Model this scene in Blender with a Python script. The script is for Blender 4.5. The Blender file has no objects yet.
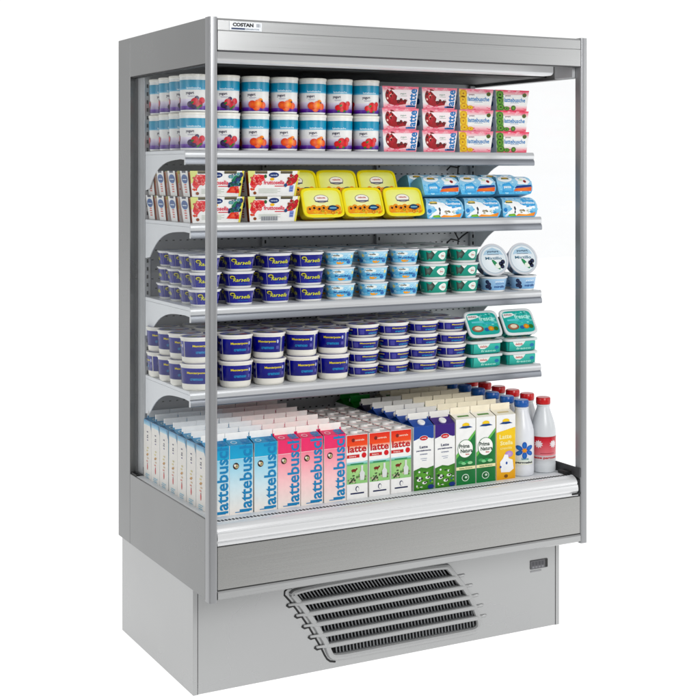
import bpy, math, random
from mathutils import Vector, Matrix
random.seed(7)
S = bpy.context.scene
COL = S.collection
pi = math.pi

# ------------------------------------------------------------------ colour
def h(s, k=1.0):
    s = s.lstrip('#')
    o = []
    for i in (0, 2, 4):
        c = int(s[i:i+2], 16) / 255
        c = c / 12.92 if c <= .04045 else ((c + .055) / 1.055) ** 2.4
        o.append(c * k)
    return (o[0], o[1], o[2], 1.0)
def mixc(a, b, t): return tuple(a[i] * (1 - t) + b[i] * t for i in range(4))

# --------------------------------------------------------------- materials
def base_mat(name):
    m = bpy.data.materials.new(name); m.use_nodes = True
    nt = m.node_tree; nt.nodes.clear()
    out = nt.nodes.new('ShaderNodeOutputMaterial'); b = nt.nodes.new('ShaderNodeBsdfPrincipled')
    nt.links.new(b.outputs[0], out.inputs[0])
    return m, nt, b
def noise(nt, scale, detail=3, stretch=(1, 1, 1)):
    tc = nt.nodes.new('ShaderNodeTexCoord'); mp = nt.nodes.new('ShaderNodeMapping')
    mp.inputs['Scale'].default_value = stretch
    n = nt.nodes.new('ShaderNodeTexNoise'); n.inputs['Scale'].default_value = scale; n.inputs['Detail'].default_value = detail
    nt.links.new(tc.outputs['Object'], mp.inputs[0]); nt.links.new(mp.outputs[0], n.inputs['Vector'])
    return n
def mr(nt, src, a, b):
    r = nt.nodes.new('ShaderNodeMapRange'); r.inputs['From Min'].default_value = .3; r.inputs['From Max'].default_value = .7
    r.inputs['To Min'].default_value = a; r.inputs['To Max'].default_value = b
    nt.links.new(src, r.inputs['Value']); return r.outputs[0]
def plain(name, col, rough=.5, metal=0., var=.06, scale=30, stretch=(1, 1, 1), bump=0., rvar=.05, spec=.5, emit=0., coat=0.):
    m, nt, b = base_mat(name)
    n = noise(nt, scale, 4, stretch)
    mx = nt.nodes.new('ShaderNodeMix'); mx.data_type = 'RGBA'; mx.blend_type = 'MULTIPLY'; mx.inputs[0].default_value = 1
    mx.inputs[6].default_value = col
    v = mr(nt, n.outputs['Fac'], 1 - var, 1 + var * .3)
    cb = nt.nodes.new('ShaderNodeCombineColor')
    for i in range(3): nt.links.new(v, cb.inputs[i])
    nt.links.new(cb.outputs[0], mx.inputs[7]); nt.links.new(mx.outputs[2], b.inputs['Base Color'])
    nt.links.new(mr(nt, n.outputs['Fac'], rough - rvar, rough + rvar), b.inputs['Roughness'])
    b.inputs['Metallic'].default_value = metal; b.inputs['Specular IOR Level'].default_value = spec
    b.inputs['Coat Weight'].default_value = coat
    if bump:
        bp = nt.nodes.new('ShaderNodeBump'); bp.inputs['Strength'].default_value = bump; bp.inputs['Distance'].default_value = .002
        nt.links.new(n.outputs['Fac'], bp.inputs['Height']); nt.links.new(bp.outputs[0], b.inputs['Normal'])
    if emit:
        b.inputs['Emission Color'].default_value = (1, 1, 1, 1); b.inputs['Emission Strength'].default_value = emit
    return m
def printed(name, rough=.4, metal=0., bump=.15, scale=60, spec=.4, tint=.05):
    m, nt, b = base_mat(name)
    at = nt.nodes.new('ShaderNodeAttribute'); at.attribute_name = 'Col'
    n = noise(nt, scale, 4)
    mx = nt.nodes.new('ShaderNodeMix'); mx.data_type = 'RGBA'; mx.blend_type = 'MULTIPLY'; mx.inputs[0].default_value = 1
    v = mr(nt, n.outputs['Fac'], 1 - tint, 1.0)
    cb = nt.nodes.new('ShaderNodeCombineColor')
    for i in range(3): nt.links.new(v, cb.inputs[i])
    nt.links.new(at.outputs['Color'], mx.inputs[6]); nt.links.new(cb.outputs[0], mx.inputs[7])
    gm = nt.nodes.new('ShaderNodeGamma'); gm.inputs[1].default_value = 1.22
    hs = nt.nodes.new('ShaderNodeHueSaturation'); hs.inputs['Saturation'].default_value = 1.06; hs.inputs['Value'].default_value = 1.0
    nt.links.new(mx.outputs[2], gm.inputs[0]); nt.links.new(gm.outputs[0], hs.inputs['Color'])
    nt.links.new(hs.outputs[0], b.inputs['Base Color'])
    b.inputs['Roughness'].default_value = rough; b.inputs['Metallic'].default_value = metal
    b.inputs['Specular IOR Level'].default_value = spec
    n2 = noise(nt, 14, 2)
    bp = nt.nodes.new('ShaderNodeBump'); bp.inputs['Strength'].default_value = bump; bp.inputs['Distance'].default_value = .004
    nt.links.new(n2.outputs['Fac'], bp.inputs['Height']); nt.links.new(bp.outputs[0], b.inputs['Normal'])
    return m
M = {}
M['frame'] = plain('painted_grey_aluminium', h('7e7f7f'), .30, .6, .04, 3, (1, 1, 1), rvar=.04)
M['post'] = plain('satin_aluminium_post', h('9b9c9e'), .34, .6, .01, 6, (60, 60, .4), rvar=.05)
M['header'] = plain('satin_header_aluminium', h('aeafaf'), .30, .6, .015, 8, (.3, 60, 120), rvar=.03)
M['brushed'] = plain('brushed_stainless_steel', h('a9a9a7'), .27, .8, .10, 9, (.2, 60, 160), rvar=.06)
M['rail'] = plain('satin_shelf_rail', h('d2d4d6'), .30, .4, .015, 5, (.3, 40, 60), rvar=.03)
M['raildark'] = plain('shelf_rail_channel', h('8e9299'), .32, .55, .02, 5, (.3, 40, 60), rvar=.03)
M['bumper'] = plain('pale_bumper_profile', h('e0e1e2'), .25, .2, .01, 5, (.3, 40, 40), rvar=.03, coat=.15)
M['plinth'] = plain('light_grey_powder_coat', h('aaabab'), .28, .55, .03, 2.5)
M['grille'] = plain('grey_grille_plastic', h('a6a7a7'), .42, .25, .01, 8, rvar=.01)
M['fin'] = plain('dark_grey_louvre', h('77797b'), .4, .4, .05, 20)
M['white'] = plain('white_enamel', h('e3e6e9'), .35, 0, .04, 12)
M['backwall'] = plain('grey_perforated_sheet', h('bcbec0'), .45, .2, .06, 12)
M['black'] = plain('matt_black_plastic', h('0c0c0e'), .55, 0, .2, 30)
M['dark'] = plain('dark_grey_plastic', h('3c3c3e'), .5, 0, .1, 30)
M['lamp'] = plain('frosted_lamp_cover', h('c4c6c8'), .3, .35, .005, 8, rvar=.0, emit=.25)
M['print'] = printed('printed_card', .36, 0, .32)
M['gloss'] = printed('printed_plastic', .28, 0, .08, 40, .5, .03)
M['foil'] = printed('crinkled_foil_lid', .33, .2, .5, 80, .5, .12)

def glass_mat():
    m = bpy.data.materials.new('clear_side_glass'); m.use_nodes = True
    nt = m.node_tree; nt.nodes.clear()
    out = nt.nodes.new('ShaderNodeOutputMaterial'); tr = nt.nodes.new('ShaderNodeBsdfTransparent')
    tr.inputs[0].default_value = (.966, .970, .972, 1)
    gl = nt.nodes.new('ShaderNodeBsdfGlossy'); gl.inputs['Roughness'].default_value = .02
    gl.inputs[0].default_value = (.9, .93, .95, 1)
    lw = nt.nodes.new('ShaderNodeLayerWeight'); lw.inputs[0].default_value = .5
    pw = nt.nodes.new('ShaderNodeMath'); pw.operation = 'POWER'; pw.inputs[1].default_value = 5; nt.links.new(lw.outputs['Facing'], pw.inputs[0])
    fr = nt.nodes.new('ShaderNodeMath'); fr.operation = 'MULTIPLY_ADD'; fr.inputs[1].default_value = .16; fr.inputs[2].default_value = .008; nt.links.new(pw.outputs[0], fr.inputs[0])
    n = noise(nt, 3, 2); ad = nt.nodes.new('ShaderNodeMath'); ad.operation = 'MULTIPLY'
    nt.links.new(mr(nt, n.outputs['Fac'], .8, 1.0), ad.inputs[0]); nt.links.new(fr.outputs[0], ad.inputs[1])
    mx = nt.nodes.new('ShaderNodeMixShader')
    nt.links.new(ad.outputs[0], mx.inputs[0]); nt.links.new(tr.outputs[0], mx.inputs[1]); nt.links.new(gl.outputs[0], mx.inputs[2])
    nt.links.new(mx.outputs[0], out.inputs[0])
    return m
M['glass'] = glass_mat()

# ------------------------------------------------------------ text outlines
_tc = {}
def glyphs(s, bold=0.):
    k = (s, bold)
    if k in _tc: return _tc[k]
    c = bpy.data.curves.new('t', 'FONT'); c.body = s; c.resolution_u = 2; c.offset = bold
    o = bpy.data.objects.new('t', c); COL.objects.link(o)
    bpy.context.view_layer.update()
    me = bpy.data.meshes.new_from_object(o.evaluated_get(bpy.context.evaluated_depsgraph_get()))
    v = [(p.co.x, p.co.y) for p in me.vertices]; f = [tuple(p.vertices) for p in me.polygons]
    bpy.data.objects.remove(o); bpy.data.curves.remove(c); bpy.data.meshes.remove(me)
    x0 = min(p[0] for p in v); x1 = max(p[0] for p in v); y0 = min(p[1] for p in v); y1 = max(p[1] for p in v)
    v = [((p[0] - x0) / (x1 - x0) - .5, (p[1] - y0) / (y1 - y0) - .5) for p in v]
    _tc[k] = (v, f); return _tc[k]

# ------------------------------------------------------------- mesh builder
W0 = (1, 1, 1, 1)
class MB:
    def __init__(s): s.v = []; s.f = []; s.c = []; s.m = []
    def add(s, vs, fs, c=W0, cols=None, m=0):
        n = len(s.v); s.v += [tuple(p) for p in vs]; s.f += [tuple(n + i for i in f) for f in fs]
        s.c += cols if cols else [c] * len(vs); s.m += [m] * len(fs)
    def box(s, x0, x1, y0, y1, z0, z1, c=W0, m=0, bev=0.):
        if bev <= 0:
            vs = [(x, y, z) for z in (z0, z1) for y in (y0, y1) for x in (x0, x1)]
            s.add(vs, [(0, 2, 3, 1), (4, 5, 7, 6), (0, 1, 5, 4), (2, 6, 7, 3), (0, 4, 6, 2), (1, 3, 7, 5)], c, m=m); return
        b = bev
        X = (x0, x0 + b, x1 - b, x1); Y = (y0, y0 + b, y1 - b, y1)
        rings = []
        for z, i in ((z0, b), (z0 + b, 0), (z1 - b, 0), (z1, b)):
            xa, xb, ya, yb = x0 + i, x1 - i, y0 + i, y1 - i
            rings.append([(xa + b, ya, z), (xb - b, ya, z), (xb, ya + b, z), (xb, yb - b, z), (xb - b, yb, z), (xa + b, yb, z), (xa, yb - b, z), (xa, ya + b, z)])
        vs = [p for r in rings for p in r]; fs = []
        for r in range(3):
            for k in range(8):
                a = r * 8 + k; d = r * 8 + (k + 1) % 8; fs.append((a, d, d + 8, a + 8))
        fs.append(tuple(range(7, -1, -1))); fs.append(tuple(range(24, 32)))
        s.add(vs, fs, c, m=m)
    def prism(s, poly, axis, a, b, c=W0, m=0):
        def P(p, t):
            if axis == 'x': return (t, p[0], p[1])
            if axis == 'y': return (p[0], t, p[1])
            return (p[0], p[1], t)
        n = len(poly)
        vs = [P(p, a) for p in poly] + [P(p, b) for p in poly]
        fs = [(i, (i + 1) % n, n + (i + 1) % n, n + i) for i in range(n)] + [tuple(range(n - 1, -1, -1)), tuple(range(n, 2 * n))]
        s.add(vs, fs, c, m=m)
    def loft(s, secs, seg=32, n=2., cap0=True, cap1=True, cols=None, c=W0, m=0):
        """secs: (z, half_width, half_depth[, n])"""
        vs = []; cc = []
        for k, q in enumerate(secs):
            z, hw, hd = q[:3]; e = q[3] if len(q) > 3 else n
            for i in range(seg):
                a = 2 * pi * i / seg
                vs.append(sec(a, hw, hd, z, e)); cc.append(cols[k] if cols else c)
        fs = []
        for k in range(len(secs) - 1):
            for i in range(seg):
                j = (i + 1) % seg; fs.append((k * seg + i, k * seg + j, (k + 1) * seg + j, (k + 1) * seg + i))
        if cap0: fs.append(tuple(range(seg - 1, -1, -1)))
        if cap1: b = (len(secs) - 1) * seg; fs.append(tuple(range(b, b + seg)))
        s.add(vs, fs, cols=cc, m=m)
    def tube(s, pts, r, seg=8, c=W0, m=0):
        pts = [Vector(p) for p in pts]; vs = []; fs = []
        for i, p in enumerate(pts):
            t = (pts[min(i + 1, len(pts) - 1)] - pts[max(i - 1, 0)]).normalized()
            ref = Vector((0, 1, 0)) if abs(t.y) < .9 else Vector((1, 0, 0))
            a = t.cross(ref).normalized(); b = t.cross(a).normalized()
            rr = r[i] if isinstance(r, (list, tuple)) else r
            for k in range(seg):
                q = 2 * pi * k / seg; vs.append(p + a * math.cos(q) * rr + b * math.sin(q) * rr)
        for i in range(len(pts) - 1):
            for k in range(seg):
                j = (k + 1) % seg; fs.append((i * seg + k, i * seg + j, (i + 1) * seg + j, (i + 1) * seg + k))
        fs.append(tuple(range(seg - 1, -1, -1))); b = (len(pts) - 1) * seg; fs.append(tuple(range(b, b + seg)))
        s.add([tuple(v) for v in vs], fs, c, m=m)
    # ---- printing on a surface: P(u, v, o) -> point, o = stand-off
    def rect(s, P, u0, v0, u1, v1, o, c, c2=None, nu=1, nv=1, c3=None):
        vs = []; cc = []
        if getattr(P, 'curved', 0): nu = max(nu, 6)
        for j in range(nv + 1):
            for i in range(nu + 1):
                tu = i / nu; tv = j / nv
                vs.append(P(u0 + (u1 - u0) * tu, v0 + (v1 - v0) * tv, o))
                cl = mixc(c, c2, tv) if c2 else c
                if c3: cl = mixc(cl, c3, tu)
                cc.append(cl)
        fs = [(j * (nu + 1) + i, j * (nu + 1) + i + 1, (j + 1) * (nu + 1) + i + 1, (j + 1) * (nu + 1) + i) for j in range(nv) for i in range(nu)]
        s.add(vs, fs, cols=cc)
    def blob(s, P, pts, o, c, rings=2, cc=None):
        n = len(pts); cu = sum(p[0] for p in pts) / n; cv = sum(p[1] for p in pts) / n
        vs = [P(cu, cv, o)]; cl = [cc or c]
        for r in range(1, rings + 1):
            t = r / rings
            for p in pts: vs.append(P(cu + (p[0] - cu) * t, cv + (p[1] - cv) * t, o)); cl.append(mixc(cc or c, c, t))
        fs = [(0, 1 + i, 1 + (i + 1) % n) for i in range(n)]
        for r in range(rings - 1):
            a = 1 + r * n; b = a + n
            for i in range(n): j = (i + 1) % n; fs.append((a + i, b + i, b + j, a + j))
        s.add(vs, fs, cols=cl)
    def ell(s, P, u, v, ru, rv, o, c, rings=2, rot=0., cc=None, n=16):
        cr, sr = math.cos(rot), math.sin(rot)
        pts = []
        for i in range(n):
            a = 2 * pi * i / n; x = ru * math.cos(a); y = rv * math.sin(a)
            pts.append((u + x * cr - y * sr, v + x * sr + y * cr))
        s.blob(P, pts, o, c, rings, cc)
    def text(s, P, t, u, v, w, hh, o, c, rot=0, bold=.02, shear=0.):
        vs, fs = glyphs(t, bold); cr, sr = math.cos(rot), math.sin(rot); out = []
        for x, y in vs:
            x, y = x * w + shear * y * hh, y * hh
            out.append(P(u + x * cr - y * sr, v + x * sr + y * cr, o))
        s.add(out, fs, c)
    def scatter(s, P, u0, v0, u1, v1, n, ru, rv, o, cols, seed=1):
        q = random.Random(seed)
        for k in range(n):
            t = q.uniform(.6, 1.2)
            s.ell(P, q.uniform(u0, u1), q.uniform(v0, v1), ru * t, rv * t, o + k * .00002, h(q.choice(cols)), 1, rot=0, n=8, cc=h(q.choice(cols)))
    def fruit(s, P, u, v, r, o, c, hi, n=1):
        s.ell(P, u, v, r, r * .9, o, c, 2, cc=hi, n=12)
    def build(s, name, mats, parent=None, sharp=35, loc=(0, 0, 0)):
        me = bpy.data.meshes.new(name); me.from_pydata(s.v, [], s.f)
        if not isinstance(mats, (list, tuple)): mats = [mats]
        for m in mats: me.materials.append(m)
        me.polygons.foreach_set('material_index', s.m)
        a = me.color_attributes.new('Col', 'FLOAT_COLOR', 'POINT')
        a.data.foreach_set('color', [x for c in s.c for x in c])
        me.shade_smooth(); me.set_sharp_from_angle(angle=math.radians(sharp)); me.update()
        o = bpy.data.objects.new(name, me); COL.objects.link(o); o.location = loc
        if parent: o.parent = parent
        return o
def sec(a, hw, hd, z, e):
    sx, cy = math.sin(a), math.cos(a); q = 2 / e
    return (hw * math.copysign(abs(sx) ** q, sx), -hd * math.copysign(abs(cy) ** q, cy), z)
def plane(O, U, V):
    O, U, V = Vector(O), Vector(U).normalized(), Vector(V).normalized(); N = U.cross(V)
    return lambda u, v, o: tuple(O + U * u + V * v + N * o)
def around(R, prof, e=2.):
    """wrap onto a lofted wall; prof(v) -> (half_width, half_depth)"""
    def P(u, v, o):
        hw, hd = prof(v); return sec(u / R, hw + o, hd + o, v, e)
    P.curved = 1
    return P

# --------------------------------------------------------------- scene tree
def thing(name, loc=(0, 0, 0)):
    o = bpy.data.objects.new(name, None); COL.objects.link(o); o.location = loc; o.empty_display_size = .05
    return o
def tag(o, label, cat, group=None):
    if len(label.split()) > 16: print('LONG', label)
    o['label'] = label; o['category'] = cat
    if group: o['group'] = group
KIDS = {}
def kids(o):
    if o.name not in KIDS: KIDS[o.name] = [c for c in COL.objects if c.parent == o]
    return KIDS[o.name]
def copy_tree(o, parent=None):
    c = o.copy(); COL.objects.link(c)
    if parent: c.parent = parent
    for ch in list(kids(o)): copy_tree(ch, c)
    return c
_used = set()
def place(proto, loc, rot=(0, 0, 0), label='', cat='', group=None):
    if proto.name in _used: o = copy_tree(proto)
    else: o = proto; kids(o); [kids(k) for k in kids(o)]; _used.add(o.name)
    o.location = loc; o.rotation_euler = rot
    tag(o, label, cat, group); return o

# ================================================================= CABINET
W, D, H, ZB = 1.3586, .8135, 2.0, .3189
WI = .0266
BW = .645        # front face of the inner back wall
fridge = thing('display_fridge', (0, 0, 0))
tag(fridge, 'tall grey open-fronted refrigerated display cabinet with glass side panels', 'display fridge')

def side_frame(x0, x1):
    m = MB()
    # stiles, header and lower panel around the glass opening
    m.box(x0, x1, .694, D, ZB, H, bev=.0015)
    m.box(x0, x1, .0305, .6938, 1.869, H, bev=.0015)
    m.box(x0, x1, .0305, .6938, ZB, .552, bev=.0015)
    return m.build('side_frame', M['frame'], fridge)
for x0, x1 in ((0, WI), (W - WI, W)):
    side_frame(x0, x1)
    m = MB()    # extruded front post: rounded front with a fine groove
    r = .006
    pts = []
    for k in range(5):
        a = pi + k * pi / 8; pts.append((x0 + r + r * math.cos(a), r + r * math.sin(a)))
    gx = (x0 + x1) / 2
    pts += [(gx - .0012, 0), (gx - .0008, .0012), (gx + .0008, .0012), (gx + .0012, 0)] if False else []
    for k in range(5):
        a = -pi / 2 + k * pi / 8; pts.append((x1 - r + r * math.cos(a), r + r * math.sin(a)))
    pts += [(x1, .0302), (x0, .0302)]
    m.prism(pts, 'z', ZB - .004, H + .0015)
    m.build('corner_post', M['post'], fridge, 25)
    m = MB(); xm = (x0 + x1) / 2
    m.box(xm - .003, xm + .003, .0303, .6942, .5515, 1.8695)
    m.build('glass_pane', M['glass'], fridge)
# black rubber seals at the foot and back of the left glass
m = MB(); m.box(W - WI + .001, W - .004, .0307, .6936, .5522, .5575); m.build('glass_seal', M['black'], fridge)
m = MB(); m.box(.004, WI - .001, .64, .6936, .5522, .5572); m.build('glass_seal', M['black'], fridge)
m = MB(); m.box(.005, WI - .0003, .031, .6935, 1.8655, 1.8688); m.box(W - WI + .0003, W - .005, .031, .6935, 1.8655, 1.8688) if 0 else None; m.build('upper_glass_seal', M['black'], fridge)
m = MB(); m.box(.004, WI - .0003, .031, .6395, .5522, .5532); m.build('glass_sill', M['white'], fridge)
m = MB()
m.box(W - WI - .006, W - WI - .0003, .0004, .64, .535, .566, bev=.001)
m.build('inner_side_trim', M['dark'], fridge)
m = MB()
m.box(W - WI - .012, W - WI - .0003, .031, .13, 1.8705, 1.925, bev=.001)
m.build('inner_side_trim', M['backwall'], fridge)

# roof, header
m = MB(); m.box(WI + .0004, W - WI - .0004, .03, D - .002, 1.975, 1.9985); m.build('roof_panel', M['frame'], fridge)
m = MB()
hp = [(.0015, 1.907), (.0015, 1.9615), (.0035, 1.9632), (.0022, 1.965), (.0022, 1.993), (.006, 1.9988), (.028, 1.9988), (.028, 1.911), (.024, 1.907)]
m.prism(hp[::-1], 'x', WI + .0005, W - WI - .0005)
m.build('header', M['header'], fridge, 20)
m = MB(); m.box(WI + .001, W - WI - .001, .0008, .023, 1.9035, 1.9068); m.build('header_edge_trim', M['dark'], fridge)
# name plate
lp = thing('x'); bpy.data.objects.remove(lp)
m = MB()
P = plane((0, .0020, 0), (1, 0, 0), (0, 0, 1))
m.box(.0635, .1655, .0006, .0018, 1.9655, 1.9905, h('f2f5f8'))
PL = plane((0, .0006, 0), (1, 0, 0), (0, 0, 1))
plate = m.build('name_plate', M['gloss'], fridge)
m = MB()
m.text(PL, 'COSTAN', .106, 1.9822, .066, .0112, .0004, h('16181c'), bold=.06)
m.rect(PL, .069, 1.968, .112, 1.9728, .0004, h('1d3f6e'))
m.text(PL, 'REFRIGERATION', .135, 1.9704, .043, .0036, .0004, h('6f8397'))
for a, b in ((.149, .152), (.154, .157), (.159, .1602)):
    m.rect(PL, a, 1.977, b, 1.987, .0004, h('9aa0a8'))
m.build('lettering', M['gloss'], plate)

# canopy: lamp strip and black ceiling
m = MB()
lpf = [(.134, 1.893), (.140, 1.887), (.150, 1.884), (.19, 1.884), (.19, 1.93), (.134, 1.93)]
m.prism(lpf[::-1], 'x', .032, 1.318); m.build('light_strip', M['lamp'], fridge)
m = MB(); m.box(.0275, W - .0275, .191, BW, 1.880, 1.9); 
m.box(.0275, W - .0275, .0285, .1335, 1.926, 1.93)
m.build('canopy_ceiling', M['black'], fridge)

# back wall with rows of air holes
m = MB()
m.box(.0275, W - .0275, BW, .80, .33, 1.975, m=0)
for zz in range(0, 40):
    z = .60 + zz * .0315
    for k in range(52):
        x = .045 + k * .0248 + (.012 if zz % 2 else 0)
        if x > 1.31: continue
        m.box(x, x + .0075, BW - .0006, BW + .001, z, z + .0035, m=1)
m.build('back_wall', [M['backwall'], M['black']], fridge)
m = MB()
for x in (.0285, W - .0505, .455, .905):
    m.box(x, x + .022, BW - .012, BW - .0007, .58, 1.876, m=0, bev=.001)
    for k in range(48): m.box(x + .008, x + .014, BW - .0126, BW - .0118, .6 + k * .0262, .6 + k * .0262 + .012, m=1)
m.build('shelf_upright', [M['backwall'], M['black']], fridge)
# black sensor leads hanging behind the shelves
for x, z in ((1.243, 1.605), (1.243, 1.335)):
    m = MB(); y = BW - .02
    m.tube([(x - .045, y, z - .045), (x - .03, y - .004, z - .03), (x, y - .006, z - .035), (x + .02, y - .004, z - .02), (x + .05, y, z - .004)], .0032, 6)
    m.tube([(x - .01, y, z - .004), (x + .004, y - .003, z - .03), (x + .002, y, z - .075)], .003, 6)
    m.build('sensor_lead', M['black'], fridge)

SH = [(1.622, .262), (1.399, .218), (1.144, .218), (.888, .221)]
for z, y in SH:
    m = MB(); m.box(.031, W - .031, y + .011, BW - .014, z - .012, z - .0004, bev=.001)
    sh = m.build('shelf', M['white'], fridge)
    m = MB()    # price rail: curved upper band, darker lower channel
    pr = [(y + .0095, z), (y + .004, z - .001), (y + .0005, z - .006), (y - .001, z - .014), (y - .0002, z - .0225), (y + .0018, z - .0235), (y + .0022, z - .026), (y - .0012, z - .0275), (y - .0035, z - .035), (y - .0035, z - .043), (y, z - .046), (y + .0095, z - .046)]
    m.prism(pr[::-1], 'x', .0285, W - .0285)
    for i in range(len(m.f)):
        if len(m.f[i]) == 4 and sum(m.v[j][2] for j in m.f[i]) / 4 < z - .024: m.m[i] = 1
    m.build('price_rail', [M['rail'], M['raildark']], sh, 25)
    for x in (.0315, W - .0345):
        m = MB()
        poly = [(y + .011, z - .0125), (y + .011, z - .03)]
        L = BW - .014 - (y + .011)
        for k in range(13):
            t = k / 12; poly.append((y + .011 + L * (.12 + .78 * t), z - .028 - .004 * math.sin(t * pi) - .095 * (t ** 3.4)))
        poly += [(BW - .014, z - .128), (BW - .014, z - .0125)]
        m.prism(poly[::-1], 'x', x, x + .003); m.build('shelf_bracket', M['white'], sh)

# deck, air grille, bumper, front panel
DZ = .535
m = MB(); m.box(.0275, W - .0275, .088, BW - .001, DZ - .014, DZ, bev=.001); m.build('bottom_deck', M['white'], fridge)
m = MB(); m.box(.0275, W - .0275, .054, .0868, DZ - .03, DZ + .0035, bev=.002); m.build('deck_lip', M['white'], fridge)
m = MB(); m.box(.0275, W - .0275, .0356, .0536, DZ - .03, DZ + .002, m=0)
k = 0
while .034 + k * .0115 < 1.322:
    x = .034 + k * .0115; m.box(x, x + .0058, .0380, .0515, DZ - .004, DZ + .0034, m=1); k += 1
m.build('air_grille', [M['white'], M['dark']], fridge)
m = MB()
bp = [(.0352, .5355), (.030, .5365), (.022, .5345), (.014, .5292), (.009, .523), (.0065, .516), (.0085, .5145), (.008, .5125), (.0045, .51), (.0025, .502), (.002, .494), (.0045, .4885), (.009, .487), (.009, .4855), (.0035, .483), (.003, .476), (.0352, .476)]
m.prism(bp[::-1], 'x', .0275, W - .036); m.build('bumper', M['bumper'], fridge, 22)
m = MB()
m.box(W - .0355, W - .0275, .005, .043, .478, .53, bev=.003); m.box(W - .062, W - .0275, .0005, .0026, .4795, .486)
m.box(W - .06, W - .0275, .0436, .086, .537, .549, bev=.003)
m.build('bumper_end_cap', M['black'], fridge)
m = MB(); m.box(.0275, W - .0275, .0035, .03, .3485, .4725, bev=.001); m.build('front_panel', M['brushed'], fridge)
m = MB(); m.box(.0275, W - .0275, .008, .03, .4727, .4757); m.box(.0275, W - .0275, .008, .03, .3455, .3483); m.build('shadow_gap', M['dark'], fridge)
m = MB(); m.prism([(.0005, .3235), (.0005, .341), (.004, .3452), (.03, .3452), (.03, .3195), (.006, .3195)][::-1], 'x', .0275, W - .0275); m.build('lower_trim', M['header'], fridge, 25)
m = MB(); m.box(.0275, W - .0275, .031, .80, .3189, .3289); m.build('underside_panel', M['dark'], fridge)

# plinth
PB, PX = .1445, .0077
m = MB()
m.box(PX, PX + .014, PB, .7975, 0, .3187, bev=.001); m.box(W - PX - .014, W - PX, PB, .7975, 0, .3187, bev=.001)
m.box(PX + .0142, W - PX - .0142, .775, .7975, 0, .3187)
m.build('plinth_side', M['plinth'], fridge)
# front sheet with the opening for the grille cut in it
LT = [(.331, .258), (.347, .2385), (.37, .2085), (.392, .178), (.413, .1475), (.434, .112), (.452, .082), (.468, .054), (.474, .047), (.482, .042), (.492, .0395)]
RT = [(.990, .0395), (1.0, .041), (1.010, .046), (1.016, .056), (1.0165, .066), (1.008, .096), (.994, .130), (.975, .162), (.953, .194), (.925, .226), (.893, .256), (.884, .2615), (.87, .264)]
TOP = [(.87, .264), (.345, .264)]
opening = LT + RT + [(.345, .264)]
x0, x1 = PX + .0165, W - PX - .0165
y0, y1 = PB + .002, PB + .0035
m = MB()
def sheet(m, poly):
    n = len(poly); m.add([(p[0], y0, p[1]) for p in poly], [tuple(range(n))])
zt, zb = .3187, .001
sheet(m, [(x0, zb), (LT[-1][0], zb)] + LT[::-1] + [(.345, .264), (.345, zt), (x0, zt)])
sheet(m, [(LT[-1][0], zb), (RT[0][0], zb), RT[0], LT[-1]])
sheet(m, [(.345, .264), (.87, .264), (.87, zt), (.345, zt)])
sheet(m, [(RT[0][0], zb), (x1, zb), (x1, zt), (.87, zt)] + RT[::-1])
n = len(opening)
m.add([(p[0], y0, p[1]) for p in opening] + [(p[0], y0 + .02, p[1]) for p in opening], [(i, (i + 1) % n, n + (i + 1) % n, n + i) for i in range(n)])
m.box(x0, x1, .19, .192, zb, zt)
pf = m.build('plinth_front', M['plinth'], fridge)
m = MB(); m.box(PX + .0145, PX + .0163, PB + .002, PB + .01, 0, .3187); m.box(W - PX - .0163, W - PX - .0145, PB + .002, PB + .01, 0, .3187); m.build('shadow_gap', M['dark'], fridge)
# grille
m = MB(); m.box(.325, 1.02, PB + .045, PB + .0452, .03, .27); m.build('grille_backing', M['black'], pf)
def edge_at(side, z):
    pts = [(.345, .264)] + LT if side < 0 else RT
    pts = sorted(pts, key=lambda p: p[1])
    for a, b in zip(pts, pts[1:]):
        if a[1] <= z <= b[1]: return a[0] + (b[0] - a[0]) * ((z - a[1]) / (b[1] - a[1] + 1e-9))
    return pts[0][0] if z < pts[0][1] else pts[-1][0]
m = MB()
rows_z = [(.228, .262), (.1905, .2185), (.154, .182), (.1175, .1455), (.081, .109), (.042, .0725)]
for zl, zh in rows_z:
    m.box(edge_at(-1, zl) + .002, edge_at(1, zl) - .004, PB + .003, PB + .02, zl - .004, zl + .003)
    xl = edge_at(-1, zl) - .001; xr = edge_at(1, (zl + zh) / 2)
    x = xl + .008
    while x < xr - .002:
        w = .0044; sl = (-.004, -.006, -.009, -.013, -.018, -.028)[5 - rows_z.index((zl, zh))] * 1.0
        m.add([(x, PB + .004, zl - .003), (x + w, PB + .004, zl - .003), (x + w + sl, PB + .004, zh + .003), (x + sl, PB + .004, zh + .003),
               (x + .003, PB + .022, zl - .003), (x + w + .003, PB + .022, zl - .003), (x + w + sl + .003, PB + .022, zh + .003), (x + sl + .003, PB + .022, zh + .003)],
              [(0, 1, 2, 3), (1, 5, 6, 2), (4, 0, 3, 7), (7, 6, 5, 4)])
        x += .0122
m.build('grille_fins', M['fin'], pf)
m = MB()
loop = []
base = LT + RT + [(.345, .266)]
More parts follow.
